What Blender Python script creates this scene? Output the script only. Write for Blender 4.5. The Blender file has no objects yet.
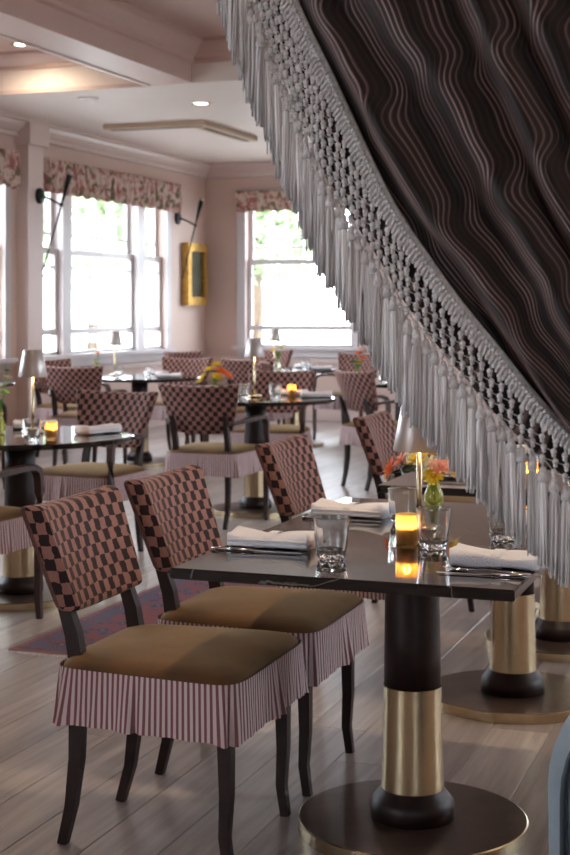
import bpy, math, random
from mathutils import Vector, Matrix
random.seed(7)
PI = math.pi
S = bpy.context.scene
C = S.collection
# ------------------------------------------------------------------ camera
FPX, HZ, CAMZ = 1450.0, 310.0, 1.34
YAW = math.atan(520.0 / FPX)
cam = bpy.data.cameras.new('camera')
cam.sensor_fit = 'HORIZONTAL'; cam.sensor_width = 24.0
cam.lens = FPX / 570.0 * 24.0
cam.shift_y = -(427.5 - HZ) / 570.0
cam.dof.use_dof = True; cam.dof.focus_distance = 2.95; cam.dof.aperture_fstop = 9.0
cam.clip_start = .05
camo = bpy.data.objects.new('camera', cam); C.objects.link(camo)
camo.location = (0, 0, CAMZ); camo.rotation_euler = (PI / 2, 0, YAW)
S.camera = camo
# ------------------------------------------------------------------ world, exposure
W = bpy.data.worlds.new('sky'); S.world = W; W.use_nodes = True
wn = W.node_tree.nodes; bg = wn['Background']
bg.inputs[0].default_value = (.87, .95, 1.05, 1); bg.inputs[1].default_value = 6.0
vs = S.view_settings
vs.view_transform = 'Standard'; vs.look = 'None'; vs.gamma = 1.0; vs.use_curve_mapping = False
vs.exposure = 1.2
cy = S.cycles
cy.use_denoising = True; cy.max_bounces = 10; cy.diffuse_bounces = 5; cy.glossy_bounces = 5
cy.transmission_bounces = 8; cy.transparent_max_bounces = 12
cy.sample_clamp_indirect = 6.0; cy.caustics_reflective = False; cy.caustics_refractive = False

# ------------------------------------------------------------------ room dimensions
XL, XR, YB, YF = -7.05, 3.2, 16.7, -2.6        # inner faces of the walls
ZC, ZH = 3.15, 3.47                             # lower ceiling, coffers
YP = 2.2                                        # partition with the curtained opening

def portal(loc, rot, sx, sy):
    l = bpy.data.lights.new('window_portal', 'AREA'); l.shape = 'RECTANGLE'; l.size = sx; l.size_y = sy
    l.cycles.is_portal = True
    o = bpy.data.objects.new('window_portal', l); C.objects.link(o); o.location = loc; o.rotation_euler = rot

# ------------------------------------------------------------------ pixels to the room
def ray(px):
    X = (px - 285.0) / FPX; c, s = math.cos(YAW), math.sin(YAW)
    return X * c - s, X * s + c
def on_y(px, py, y):
    rx, ry = ray(px); t = y / ry
    return Vector((rx * t, y, CAMZ + (HZ - py) / FPX * t))
def on_x(px, py, x):
    rx, ry = ray(px); t = x / rx
    return Vector((x, ry * t, CAMZ + (HZ - py) / FPX * t))
def on_z(px, py, z):
    t = FPX * (CAMZ - z) / (py - HZ); rx, ry = ray(px)
    return Vector((rx * t, ry * t, z))

# ------------------------------------------------------------------ materials
MATS = {}
def newmat(name):
    m = bpy.data.materials.new(name); m.use_nodes = True
    nt = m.node_tree; b = nt.nodes['Principled BSDF']; MATS[name] = m
    return m, nt, b
def setp(b, **k):
    for n, v in k.items():
        n = n.replace('_', ' ')
        if n in b.inputs: b.inputs[n].default_value = v
def rgb(c): return (c[0], c[1], c[2], 1)
def N(nt, t, **k):
    n = nt.nodes.new(t)
    for a, v in k.items(): setattr(n, a, v)
    return n
def ramp(nt, stops):
    r = N(nt, 'ShaderNodeValToRGB'); e = r.color_ramp.elements
    while len(e) < len(stops): e.new(.5)
    for q, (p, c) in zip(e, stops): q.position = p; q.color = rgb(c)
    return r
def simple(name, col, rough=.5, metal=0.0, noise=0.0, nscale=8.0, bump=0.0, bscale=60.0, **k):
    m, nt, b = newmat(name); setp(b, Base_Color=rgb(col), Roughness=rough, Metallic=metal, **k)
    tc = N(nt, 'ShaderNodeTexCoord')
    if noise:
        n = N(nt, 'ShaderNodeTexNoise'); n.inputs['Scale'].default_value = nscale; n.inputs['Detail'].default_value = 4
        nt.links.new(tc.outputs['Object'], n.inputs['Vector'])
        r = ramp(nt, [(.3, [c * (1 - noise) for c in col]), (.7, [min(1, c * (1 + noise)) for c in col])])
        nt.links.new(n.outputs['Fac'], r.inputs['Fac']); nt.links.new(r.outputs['Color'], b.inputs['Base Color'])
    if bump:
        n2 = N(nt, 'ShaderNodeTexNoise'); n2.inputs['Scale'].default_value = bscale
        nt.links.new(tc.outputs['Object'], n2.inputs['Vector'])
        bp = N(nt, 'ShaderNodeBump'); bp.inputs['Strength'].default_value = bump; bp.inputs['Distance'].default_value = .01
        nt.links.new(n2.outputs['Fac'], bp.inputs['Height']); nt.links.new(bp.outputs['Normal'], b.inputs['Normal'])
    return m
simple('blush_paint', (.625, .475, .41), .55, noise=.03, nscale=1.5, bump=.05, bscale=90)
simple('ceiling_lit_paint', (.84, .76, .715), .55, noise=.02, nscale=1.5)  # the blush paint lightened, window light put into its colour
simple('coffer_shaded_paint', (.60, .44, .395), .38, noise=.02, nscale=1.5)  # the same blush paint darkened, coffer shade put into its colour
simple('trim_paint', (.68, .56, .52), .35, noise=.02, nscale=2)
simple('window_paint', (.58, .54, .54), .35, noise=.02, nscale=2)
simple('dark_wood', (.022, .0115, .0105), .42, noise=.25, nscale=30, Specular_IOR_Level=.32)
simple('dark_wood_lit', (.060, .036, .032), .36, noise=.25, nscale=30)  # dark wood lightened, reflected window light put into its colour
simple('brass', (.56, .46, .30), .27, 1.0, noise=.06, nscale=20)
simple('brass_dark', (.42, .30, .19), .30, 1.0, noise=.2, nscale=9)
simple('base_top', (.10, .065, .05), .30, .55, noise=.25, nscale=12)
simple('suede', (.115, .049, .013), .85, noise=.45, nscale=7, bump=.25, bscale=300, Sheen_Weight=.35, Sheen_Tint=(1, .75, .4, 1))
simple('linen', (.88, .88, .92), .85, noise=.03, nscale=20, bump=.35, bscale=220)
simple('black_metal', (.012, .012, .013), .42, .6, noise=.1)
simple('steel', (.72, .72, .74), .16, 1.0, noise=.03)
simple('slate', (.03, .03, .034), .25, noise=.2, nscale=14)
simple('shade', (.50, .47, .455), .38, .55, noise=.02, nscale=40)
simple('leather', (.25, .32, .375), .42, noise=.12, nscale=10, bump=.3, bscale=160)
simple('leather_panel', (.16, .20, .235), .45, noise=.12, nscale=10, bump=.3, bscale=160)
simple('leather_seam', (.03, .045, .06), .5, noise=.1)
simple('wax', (.95, .72, .40), .5, noise=.03, Subsurface_Weight=.3)
simple('leaf', (.12, .28, .05), .5, noise=.3, nscale=30)
simple('tree_leaf', (.30, .40, .22), .6, noise=.4, nscale=1.2)
simple('bark', (.13, .09, .06), .9, noise=.3)
simple('lawn', (.36, .36, .33), .9, noise=.2, nscale=3)
def petal(name, col):
    m = simple(name, col, .6, noise=.12, nscale=60); nt = m.node_tree
    tl = N(nt, 'ShaderNodeBsdfTranslucent'); tl.inputs[0].default_value = rgb(col); m2 = N(nt, 'ShaderNodeMixShader'); m2.inputs[0].default_value = .4
    om = nt.nodes['Material Output'].inputs['Surface']; src = om.links[0].from_socket
    nt.links.new(src, m2.inputs[1]); nt.links.new(tl.outputs[0], m2.inputs[2]); nt.links.new(m2.outputs[0], om)
petal('petal_orange', (.95, .26, .06)); petal('petal_pink', (.95, .50, .38)); petal('petal_yellow', (.97, .72, .06)); petal('petal_white', (.92, .92, .82))
simple('gold_frame', (.62, .38, .10), .35, .8, noise=.3, nscale=25, bump=.4, bscale=50)
simple('vent_paint', (.55, .42, .30), .5, noise=.05)
def emit(name, col, st):
    m, nt, b = newmat(name); setp(b, Base_Color=rgb(col), Emission_Color=rgb(col), Emission_Strength=st)
emit('lamp_glow', (1, .82, .6), 14.0)
emit('flame', (1, .55, .15), 16.0)
def glass(name, col, ior=1.47, rough=0.0):
    m, nt, b = newmat(name); setp(b, Base_Color=rgb(col), Roughness=rough, IOR=ior); b.inputs['Transmission Weight'].default_value = 1
glass('crystal', (.98, .985, .99)); MATS['crystal'].node_tree.nodes['Principled BSDF'].inputs['Transmission Weight'].default_value = .93
def thin_glass(name, col):
    m, nt, b = newmat(name)
    tr = N(nt, 'ShaderNodeBsdfTransparent'); tr.inputs[0].default_value = rgb(col); gl = N(nt, 'ShaderNodeBsdfGlossy'); gl.inputs['Roughness'].default_value = .03
    fz = N(nt, 'ShaderNodeFresnel'); fz.inputs['IOR'].default_value = 1.5; mx = N(nt, 'ShaderNodeMixShader')
    nt.links.new(fz.outputs[0], mx.inputs[0]); nt.links.new(tr.outputs[0], mx.inputs[1]); nt.links.new(gl.outputs[0], mx.inputs[2])
    nt.links.new(mx.outputs[0], nt.nodes['Material Output'].inputs['Surface'])
thin_glass('amber_glass', (1, .74, .45))
def frosted(name, col, fac):
    nt = MATS[name].node_tree; tl = N(nt, 'ShaderNodeBsdfTranslucent'); tl.inputs[0].default_value = rgb(col)
    m2 = N(nt, 'ShaderNodeMixShader'); m2.inputs[0].default_value = fac; om = nt.nodes['Material Output'].inputs['Surface']
    src = om.links[0].from_socket; nt.links.new(src, m2.inputs[1]); nt.links.new(tl.outputs[0], m2.inputs[2]); nt.links.new(m2.outputs[0], om)
frosted('amber_glass', (1, .78, .45), .45)
thin_glass('vase_glass', (.95, .95, .76)); frosted('vase_glass', (.85, .85, .35), .3)
m, nt, b = newmat('window_glass')
tr = N(nt, 'ShaderNodeBsdfTransparent'); gl = N(nt, 'ShaderNodeBsdfGlossy'); gl.inputs['Roughness'].default_value = .02
mx = N(nt, 'ShaderNodeMixShader'); mx.inputs[0].default_value = .05
nt.links.new(tr.outputs[0], mx.inputs[1]); nt.links.new(gl.outputs[0], mx.inputs[2])
nt.links.new(mx.outputs[0], nt.nodes['Material Output'].inputs['Surface'])

# black marble with a few pale veins
m, nt, b = newmat('marble'); setp(b, Roughness=.04, IOR=1.52)
tc = N(nt, 'ShaderNodeTexCoord'); n1 = N(nt, 'ShaderNodeTexNoise'); n1.inputs['Scale'].default_value = 2.3; n1.inputs['Detail'].default_value = 7; n1.inputs['Distortion'].default_value = .8
nt.links.new(tc.outputs['Object'], n1.inputs['Vector'])
r = ramp(nt, [(.0, (.012, .010, .008)), (.492, (.015, .012, .010)), (.5, (.15, .14, .13)), (.508, (.015, .012, .010)), (1, (.02, .017, .014))])
nt.links.new(n1.outputs['Fac'], r.inputs['Fac']); nt.links.new(r.outputs['Color'], b.inputs['Base Color'])

# oak plank: one tone per plank, grain along its length
m, nt, b = newmat('oak'); setp(b, Roughness=.33)
tc = N(nt, 'ShaderNodeTexCoord'); oi = N(nt, 'ShaderNodeObjectInfo'); mp = N(nt, 'ShaderNodeMapping')
geo = N(nt, 'ShaderNodeNewGeometry')
mp.inputs['Scale'].default_value = (34, 1.6, 10)
ad = N(nt, 'ShaderNodeVectorMath', operation='ADD'); sc = N(nt, 'ShaderNodeVectorMath', operation='SCALE'); sc.inputs['Scale'].default_value = 37.0
rv = N(nt, 'ShaderNodeMath', operation='ADD')
nt.links.new(oi.outputs['Random'], rv.inputs[0]); nt.links.new(geo.outputs['Random Per Island'], rv.inputs[1])
nt.links.new(rv.outputs[0], sc.inputs[0])
nt.links.new(tc.outputs['Object'], mp.inputs['Vector']); nt.links.new(mp.outputs[0], ad.inputs[0]); nt.links.new(sc.outputs[0], ad.inputs[1])
n1 = N(nt, 'ShaderNodeTexNoise'); n1.inputs['Scale'].default_value = 1.0; n1.inputs['Detail'].default_value = 6; n1.inputs['Roughness'].default_value = .65
nt.links.new(ad.outputs[0], n1.inputs['Vector'])
r = ramp(nt, [(.25, (.23, .19, .175)), (.52, (.37, .32, .295)), (.8, (.51, .46, .43))])
nt.links.new(n1.outputs['Fac'], r.inputs['Fac'])
fr = N(nt, 'ShaderNodeMath', operation='FRACT'); ml = N(nt, 'ShaderNodeMath', operation='MULTIPLY'); ml.inputs[1].default_value = 7.31
nt.links.new(rv.outputs[0], ml.inputs[0]); nt.links.new(ml.outputs[0], fr.inputs[0])
r2 = ramp(nt, [(0, (.80, .77, .76)), (.5, (.95, .94, .94)), (1, (1.10, 1.08, 1.06))])
nt.links.new(fr.outputs[0], r2.inputs['Fac'])
mm = N(nt, 'ShaderNodeMix', data_type='RGBA', blend_type='MULTIPLY'); mm.inputs['Factor'].default_value = 1
nt.links.new(r.outputs['Color'], mm.inputs['A']); nt.links.new(r2.outputs['Color'], mm.inputs['B'])
nt.links.new(mm.outputs['Result'], b.inputs['Base Color'])
bp = N(nt, 'ShaderNodeBump'); bp.inputs['Strength'].default_value = .15; bp.inputs['Distance'].default_value = .004
nt.links.new(n1.outputs['Fac'], bp.inputs['Height']); nt.links.new(bp.outputs['Normal'], b.inputs['Normal'])
simple('floor_joint', (.13, .10, .085), .8, noise=.1)

# checked cut velvet on the chair backs (uv in metres)
m, nt, b = newmat('checked_velvet'); setp(b, Roughness=.8, Sheen_Weight=.35, Sheen_Roughness=.35, Sheen_Tint=(1, .70, .60, 1))
uv = N(nt, 'ShaderNodeTexCoord'); mp = N(nt, 'ShaderNodeMapping'); mp.inputs['Scale'].default_value = (1 / .0275, 1 / .031, 1)
nz = N(nt, 'ShaderNodeTexNoise'); nz.inputs['Scale'].default_value = 60
nt.links.new(uv.outputs['UV'], mp.inputs['Vector']); nt.links.new(uv.outputs['UV'], nz.inputs['Vector'])
mixv = N(nt, 'ShaderNodeVectorMath', operation='MULTIPLY_ADD'); mixv.inputs[1].default_value = (.45, .35, 0)
nt.links.new(nz.outputs['Color'], mixv.inputs[0]); nt.links.new(mp.outputs[0], mixv.inputs[2])
ck = N(nt, 'ShaderNodeTexChecker'); ck.inputs['Scale'].default_value = 1.0
nt.links.new(mixv.outputs[0], ck.inputs['Vector'])
ck.inputs['Color1'].default_value = (.020, .006, .009, 1); ck.inputs['Color2'].default_value = (.38, .19, .155, 1)
wv = N(nt, 'ShaderNodeTexWave'); wv.inputs['Scale'].default_value = 70; wv.bands_direction = 'X'; wv.inputs['Distortion'].default_value = 3; wv.inputs['Detail'].default_value = 2
nt.links.new(uv.outputs['UV'], wv.inputs['Vector'])
r = ramp(nt, [(0, (.60, .56, .56)), (1, (1.1, 1.1, 1.1))])
nv = N(nt, 'ShaderNodeTexNoise'); nv.inputs['Scale'].default_value = 24; nt.links.new(uv.outputs['UV'], nv.inputs['Vector'])
av = N(nt, 'ShaderNodeMath', operation='MULTIPLY_ADD'); av.inputs[1].default_value = .45; nt.links.new(wv.outputs['Fac'], av.inputs[0])
sv = N(nt, 'ShaderNodeMath', operation='MULTIPLY'); sv.inputs[1].default_value = .75; nt.links.new(nv.outputs['Fac'], sv.inputs[0]); nt.links.new(sv.outputs[0], av.inputs[2])
nt.links.new(av.outputs[0], r.inputs['Fac'])
mm = N(nt, 'ShaderNodeMix', data_type='RGBA', blend_type='MULTIPLY'); mm.inputs['Factor'].default_value = 1
nt.links.new(ck.outputs['Color'], mm.inputs['A']); nt.links.new(r.outputs['Color'], mm.inputs['B'])
nt.links.new(mm.outputs['Result'], b.inputs['Base Color'])
bp = N(nt, 'ShaderNodeBump'); bp.inputs['Strength'].default_value = .6; bp.inputs['Distance'].default_value = .004
inv = N(nt, 'ShaderNodeMath', operation='SUBTRACT'); inv.inputs[0].default_value = 1
nt.links.new(ck.outputs['Fac'], inv.inputs[1]); nt.links.new(ck.outputs['Fac'], bp.inputs['Height'])
nt.links.new(bp.outputs['Normal'], b.inputs['Normal'])

# ticking stripe skirt (uv.x in metres round the seat)
m, nt, b = newmat('ticking'); setp(b, Roughness=.85)
uv = N(nt, 'ShaderNodeTexCoord'); sp = N(nt, 'ShaderNodeSeparateXYZ'); nt.links.new(uv.outputs['UV'], sp.inputs[0])
d = N(nt, 'ShaderNodeMath', operation='MULTIPLY'); d.inputs[1].default_value = 1 / .0145
nt.links.new(sp.outputs['X'], d.inputs[0]); f_ = N(nt, 'ShaderNodeMath', operation='FRACT'); nt.links.new(d.outputs[0], f_.inputs[0])
r = ramp(nt, [(0, (.62, .52, .52)), (.46, (.62, .52, .52)), (.53, (.20, .078, .085)), (.94, (.20, .078, .085)), (1, (.62, .52, .52))])
nt.links.new(f_.outputs[0], r.inputs['Fac']); nt.links.new(r.outputs['Color'], b.inputs['Base Color'])

# curtain: dark cloth with woven meandering lines (uv.x across, uv.y along, metres)
m, nt, b = newmat('curtain_cloth'); setp(b, Roughness=.7, Sheen_Weight=.25, Sheen_Tint=(1, .8, .75, 1))
uv = N(nt, 'ShaderNodeTexCoord'); sp = N(nt, 'ShaderNodeSeparateXYZ'); nt.links.new(uv.outputs['UV'], sp.inputs[0])
def mth(op, a, bb=None):
    n = N(nt, 'ShaderNodeMath', operation=op)
    for i, v in enumerate((a, bb)):
        if v is None: continue
        if isinstance(v, (int, float)): n.inputs[i].default_value = v
        else: nt.links.new(v, n.inputs[i])
    return n.outputs[0]
nz = N(nt, 'ShaderNodeTexNoise'); nz.inputs['Scale'].default_value = 5.0; nz.inputs['Detail'].default_value = 1; nt.links.new(uv.outputs['UV'], nz.inputs['Vector'])
ph = mth('MULTIPLY', sp.outputs['Y'], 2 * PI / .20)
ph = mth('ADD', ph, mth('MULTIPLY', sp.outputs['X'], 14.0))
wob = mth('MULTIPLY', mth('SINE', mth('ADD', ph, mth('MULTIPLY', mth('SINE', ph), .7))), .0125)
xx = mth('ADD', mth('ADD', sp.outputs['X'], wob), mth('MULTIPLY', nz.outputs['Fac'], .05))
fr = mth('FRACT', mth('MULTIPLY', xx, 1 / .0098))
r = ramp(nt, [(0, (.010, .006, .006)), (.45, (.014, .008, .008)), (.58, (.23, .165, .155)), (.74, (.23, .165, .155)), (.93, (.012, .007, .007))])
nt.links.new(fr, r.inputs['Fac'])
big = mth('ADD', mth('MULTIPLY', mth('SINE', mth('MULTIPLY', xx, 2 * PI / .058)), .5), .5)  # wide bands bundle the lines and put fold valley shade into the colour
r3 = ramp(nt, [(.15, (.12, .11, .11)), (.8, (1.2, 1.15, 1.15))]); nt.links.new(big, r3.inputs['Fac'])
mm = N(nt, 'ShaderNodeMix', data_type='RGBA', blend_type='MULTIPLY'); mm.inputs['Factor'].default_value = 1
nt.links.new(r.outputs['Color'], mm.inputs['A']); nt.links.new(r3.outputs['Color'], mm.inputs['B'])
nt.links.new(mm.outputs['Result'], b.inputs['Base Color'])

# fringe yarn
m, nt, b = newmat('yarn'); setp(b, Roughness=.6, Sheen_Weight=.3)
tc = N(nt, 'ShaderNodeTexCoord'); gi = N(nt, 'ShaderNodeNewGeometry')
r = ramp(nt, [(0, (.38, .355, .35)), (.5, (.69, .675, .68)), (1, (.94, .935, .94))])
nt.links.new(gi.outputs['Random Per Island'], r.inputs['Fac']); nt.links.new(r.outputs['Color'], b.inputs['Base Color'])
simple('yarn_braid', (.73, .71, .705), .65, noise=.25, nscale=120, bump=.6, bscale=500)

# floral print (valances) : blotches of rose, green and ochre on cream
m, nt, b = newmat('floral'); setp(b, Roughness=.9)
tc = N(nt, 'ShaderNodeTexCoord'); vo = N(nt, 'ShaderNodeTexVoronoi'); vo.inputs['Scale'].default_value = 17
nz = N(nt, 'ShaderNodeTexNoise'); nz.inputs['Scale'].default_value = 14; nz.inputs['Detail'].default_value = 3
nt.links.new(tc.outputs['Object'], vo.inputs['Vector']); nt.links.new(tc.outputs['Object'], nz.inputs['Vector'])
sx = N(nt, 'ShaderNodeSeparateColor'); nt.links.new(vo.outputs['Color'], sx.inputs[0])
r = ramp(nt, [(0, (.34, .13, .12)), (.3, (.46, .25, .21)), (.5, (.17, .13, .08)), (.7, (.55, .42, .34)), (1, (.38, .25, .19))]); r.color_ramp.interpolation = 'CONSTANT'
nt.links.new(sx.outputs[0], r.inputs['Fac'])
r2 = ramp(nt, [(.50, (0, 0, 0)), (.60, (1, 1, 1))]); nt.links.new(nz.outputs['Fac'], r2.inputs['Fac'])
mm = N(nt, 'ShaderNodeMix', data_type='RGBA'); nt.links.new(r2.outputs['Color'], mm.inputs['Factor'])
nt.links.new(r.outputs['Color'], mm.inputs['A']); mm.inputs['B'].default_value = (.60, .48, .41, 1)
nt.links.new(mm.outputs['Result'], b.inputs['Base Color'])

# persian runner
def rugmat(name, stops, sc1):
    m, nt, b = newmat(name); setp(b, Roughness=.95)
    tc = N(nt, 'ShaderNodeTexCoord'); vo = N(nt, 'ShaderNodeTexVoronoi'); vo.inputs['Scale'].default_value = sc1; vo.distance = 'MANHATTAN'
    nt.links.new(tc.outputs['Object'], vo.inputs['Vector'])
    r = ramp(nt, stops); r.color_ramp.interpolation = 'CONSTANT'
    nt.links.new(vo.outputs['Distance'], r.inputs['Fac']); nt.links.new(r.outputs['Color'], b.inputs['Base Color'])
rugmat('rug_field', [(0, (.24, .06, .07)), (.12, (.34, .30, .30)), (.18, (.05, .055, .11)), (.42, (.085, .09, .16)), (.62, (.22, .07, .085))], 13)
rugmat('rug_border', [(0, (.36, .31, .29)), (.2, (.06, .065, .12)), (.45, (.20, .07, .085)), (.7, (.10, .10, .17))], 22)
simple('rug_edge', (.26, .11, .12), .95, noise=.2, nscale=30)
simple('painting', (.07, .075, .05), .5, noise=.6, nscale=4)

# ------------------------------------------------------------------ mesh helpers
class MB:
    def __init__(s): s.v = []; s.f = []; s.uv = {}
    def add(s, vs, fs, uvs=None):
        o = len(s.v); s.v += [tuple(p) for p in vs]
        for f in fs:
            s.f.append(tuple(i + o for i in f))
        if uvs:
            for i, u in enumerate(uvs): s.uv[o + i] = u
        return s
    def mesh(s, name, mat, smooth=False, mats=None):
        me = bpy.data.meshes.new(name); me.from_pydata(s.v, [], s.f); me.materials.append(MATS[mat])
        if s.uv:
            l = me.uv_layers.new(name='uv'); co = [0.0] * (2 * len(me.loops))
            vi = [0] * len(me.loops); me.loops.foreach_get('vertex_index', vi)
            for k, i in enumerate(vi):
                u = s.uv.get(i, (0, 0)); co[2 * k] = u[0]; co[2 * k + 1] = u[1]
            l.data.foreach_set('uv', co)
        if smooth: me.polygons.foreach_set('use_smooth', [True] * len(me.polygons))
        me.update(); return me
def box(mb, a, b, bev=0.0):
    x0, y0, z0 = a; x1, y1, z1 = b
    if bev <= 0:
        v = [(x0, y0, z0), (x1, y0, z0), (x1, y1, z0), (x0, y1, z0), (x0, y0, z1), (x1, y0, z1), (x1, y1, z1), (x0, y1, z1)]
        mb.add(v, [(0, 3, 2, 1), (4, 5, 6, 7), (0, 1, 5, 4), (1, 2, 6, 5), (2, 3, 7, 6), (3, 0, 4, 7)])
    else:   # chamfered horizontal slab: four rings
        e = bev; v = []
        for z, i in ((z0, e), (z0 + e, 0), (z1 - e, 0), (z1, e)):
            v += [(x0 + i, y0 + i, z), (x1 - i, y0 + i, z), (x1 - i, y1 - i, z), (x0 + i, y1 - i, z)]
        f = [(0, 3, 2, 1), (12, 13, 14, 15)]
        for k in range(3):
            for j in range(4): f.append((4 * k + j, 4 * k + (j + 1) % 4, 4 * k + 4 + (j + 1) % 4, 4 * k + 4 + j))
        mb.add(v, f)
    return mb
def lathe(mb, prof, seg=32, rf=None, cx=0, cy=0, cap=True):
    v = []; f = []
    for k, (r, z) in enumerate(prof):
        for j in range(seg):
            a = 2 * PI * j / seg; q = r * (rf(a, z, k) if rf else 1)
            v.append((cx + q * math.cos(a), cy + q * math.sin(a), z))
    for k in range(len(prof) - 1):
        for j in range(seg):
            f.append((k * seg + j, k * seg + (j + 1) % seg, (k + 1) * seg + (j + 1) % seg, (k + 1) * seg + j))
    if cap:
        f.append(tuple(reversed(range(seg)))); f.append(tuple(range((len(prof) - 1) * seg, len(prof) * seg)))
    return mb.add(v, f)
def tube(mb, path, rad, seg=6, up=(0, 0, 1), rx=None, cap=True, twist=0.0):
    """swept section; rad = radius in the up-ish axis, rx = radius in the side axis; both number or list"""
    n = len(path); P = [Vector(p) for p in path]; v = []; f = []
    rad = rad if isinstance(rad, (list, tuple)) else [rad] * n
    rx = rad if rx is None else (rx if isinstance(rx, (list, tuple)) else [rx] * n)
    U = Vector(up)
    for i in range(n):
        t = (P[min(i + 1, n - 1)] - P[max(i - 1, 0)]).normalized()
        s = t.cross(U)
        if s.length < 1e-4: s = t.cross(Vector((1, 0, 0)))
        s.normalize(); w = s.cross(t).normalized()
        for j in range(seg):
            a = 2 * PI * (j + .5) / seg + twist
            v.append(P[i] + s * (rx[i] * math.cos(a)) + w * (rad[i] * math.sin(a)))
    for i in range(n - 1):
        for j in range(seg):
            f.append((i * seg + j, i * seg + (j + 1) % seg, (i + 1) * seg + (j + 1) % seg, (i + 1) * seg + j))
    if cap:
        f.append(tuple(reversed(range(seg)))); f.append(tuple(range((n - 1) * seg, n * seg)))
    return mb.add(v, f)
def ell(mb, c, r, seg=8, rings=5, R=None):
    c = Vector(c); v = []; f = []
    for k in range(1, rings):
        a = PI * k / rings
        for j in range(seg):
            b_ = 2 * PI * j / seg
            p = Vector((r[0] * math.sin(a) * math.cos(b_), r[1] * math.sin(a) * math.sin(b_), -r[2] * math.cos(a)))
            v.append(c + (R @ p if R else p))
    p0 = Vector((0, 0, -r[2])); p1 = Vector((0, 0, r[2]))
    v.append(c + (R @ p0 if R else p0)); v.append(c + (R @ p1 if R else p1))
    b0, b1 = len(v) - 2, len(v) - 1
    for k in range(rings - 2):
        for j in range(seg): f.append((k * seg + j, k * seg + (j + 1) % seg, (k + 1) * seg + (j + 1) % seg, (k + 1) * seg + j))
    for j in range(seg):
        f.append((b0, (j + 1) % seg, j)); f.append((b1, (rings - 2) * seg + j, (rings - 2) * seg + (j + 1) % seg))
    return mb.add(v, f)
def grid(mb, nu, nv, fn, closed=False):
    v = []; uvs = []; f = []
    for j in range(nv):
        for i in range(nu):
            p, u = fn(i, j); v.append(p); uvs.append(u)
    for j in range(nv - 1):
        for i in range(nu if closed else nu - 1):
            i2 = (i + 1) % nu
            f.append((j * nu + i, j * nu + i2, (j + 1) * nu + i2, (j + 1) * nu + i))
    return mb.add(v, f, uvs)

# ------------------------------------------------------------------ object helpers
def empty(name, loc, rz=0):
    o = bpy.data.objects.new(name, None); C.objects.link(o); o.location = loc; o.rotation_euler = (0, 0, rz)
    o.empty_display_size = .1
    return o
def link(name, me, parent=None, loc=(0, 0, 0), rot=(0, 0, 0), label=None):
    o = bpy.data.objects.new(name, me); C.objects.link(o); o.location = loc; o.rotation_euler = rot
    if parent: o.parent = parent
    if label: o['label'] = label
    return o
def tag(o, label, cat, group=None):
    o['label'] = label; o['category'] = cat
    if group: o['group'] = group
    return o
def struct(name, mb, mat, label=None, parent=None):
    o = link(name, mb.mesh(name, mat), parent)
    if not parent: o['kind'] = 'structure'
    if label: o['label'] = label
    return o
def inst(proto, name, loc, rz, label, cat, group=None, scale=None):
    """proto: list of (part name, mesh, [sub-parts])"""
    r = empty(name, loc, rz); tag(r, label, cat, group)
    for pn, me, subs in proto:
        p = link(pn, me, r)
        for sn, sm in subs: link(sn, sm, p)
    return r

# ================================================================== THE SETTING
# floor: slab + planks
fl = struct('floor', box(MB(), (XL - .3, YF - .3, -.12), (XR + .3, YB + .3, -.012)), 'floor_joint', 'greyish brown oak plank floor running away from the view')
PW, PG = .185, .0018
lens = [1.5, 1.75, 2.0, 2.25]
pmesh = {}
for L in lens:
    mb = MB(); box(mb, (PG / 2, PG / 2, -.012), (PW - PG / 2, L - PG / 2, 0), .0015); pmesh[L] = mb.mesh('plank', 'oak')
cand = []; rest = MB()
ncol = int((XR - XL) / PW) + 1
for i in range(ncol):
    x = XL + i * PW; y = YF - random.random() * 1.8
    while y < YB:
        L = random.choice(lens)
        cx, cyy = x + PW / 2, y + L / 2
        c, s = math.cos(YAW), math.sin(YAW)
        X = cx * c + cyy * s; d = -cx * s + cyy * c
        vis = d > 2.8 and -60 < 285 + X / d * FPX < 640 and d < 9.6
        cand.append((x, y, L, vis)); y += L
nvis = 0
for x, y, L, vis in cand:
    if vis and y > 2.0 and nvis < 290:
        link('plank', pmesh[L], fl, (x, y, 0)); nvis += 1
    else:
        box(rest, (x + PG / 2, max(y, YF) + PG / 2, -.012), (min(x + PW, XR) - PG / 2, min(y + L, YB) - PG / 2, 0))
o = link('plank', rest.mesh('plank', 'oak'), fl); o['kind'] = 'stuff'; o['label'] = 'far oak planks too small to tell apart'

# left wall with four window openings, back wall with two
WL = [(12.52, 15.50), (8.85, 11.85), (5.2, 8.2), (-1.6, 1.4)]
ZS, ZT = .89, 2.72
def wall_holes(a0, a1, z1, holes, zs, zt):
    out = []; q = a0
    for h0, h1 in sorted(holes):
        out.append((q, h0, 0, z1)); out.append((h0, h1, 0, zs)); out.append((h0, h1, zt, z1)); q = h1
    out.append((q, a1, 0, z1)); return out
mb = MB()
for y0, y1, z0, z1 in wall_holes(YF, YB, ZH + .1, WL, ZS, ZT): box(mb, (XL - .22, y0, z0), (XL, y1, z1))
struct('wall_left', mb, 'blush_paint', 'blush painted wall pierced by the row of tall windows')
WB = [(-6.50, -5.12), (-.2, 1.2)]
mb = MB()
for x0, x1, z0, z1 in wall_holes(XL - .22, XR + .2, ZH + .1, WB, ZS, ZT): box(mb, (x0, YB, z0), (x1, YB + .22, z1))
struct('wall_back', mb, 'blush_paint', 'blush painted far wall with sash windows')
WR = [(10.0, 12.6), (5.4, 8.0)]
mb = MB()
for y0, y1, z0, z1 in wall_holes(YF, YB, ZH + .1, WR, ZS, ZT): box(mb, (XR, y0, z0), (XR + .22, y1, z1))
struct('wall_right', mb, 'blush_paint', 'blush painted wall on the curtain side')
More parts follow.
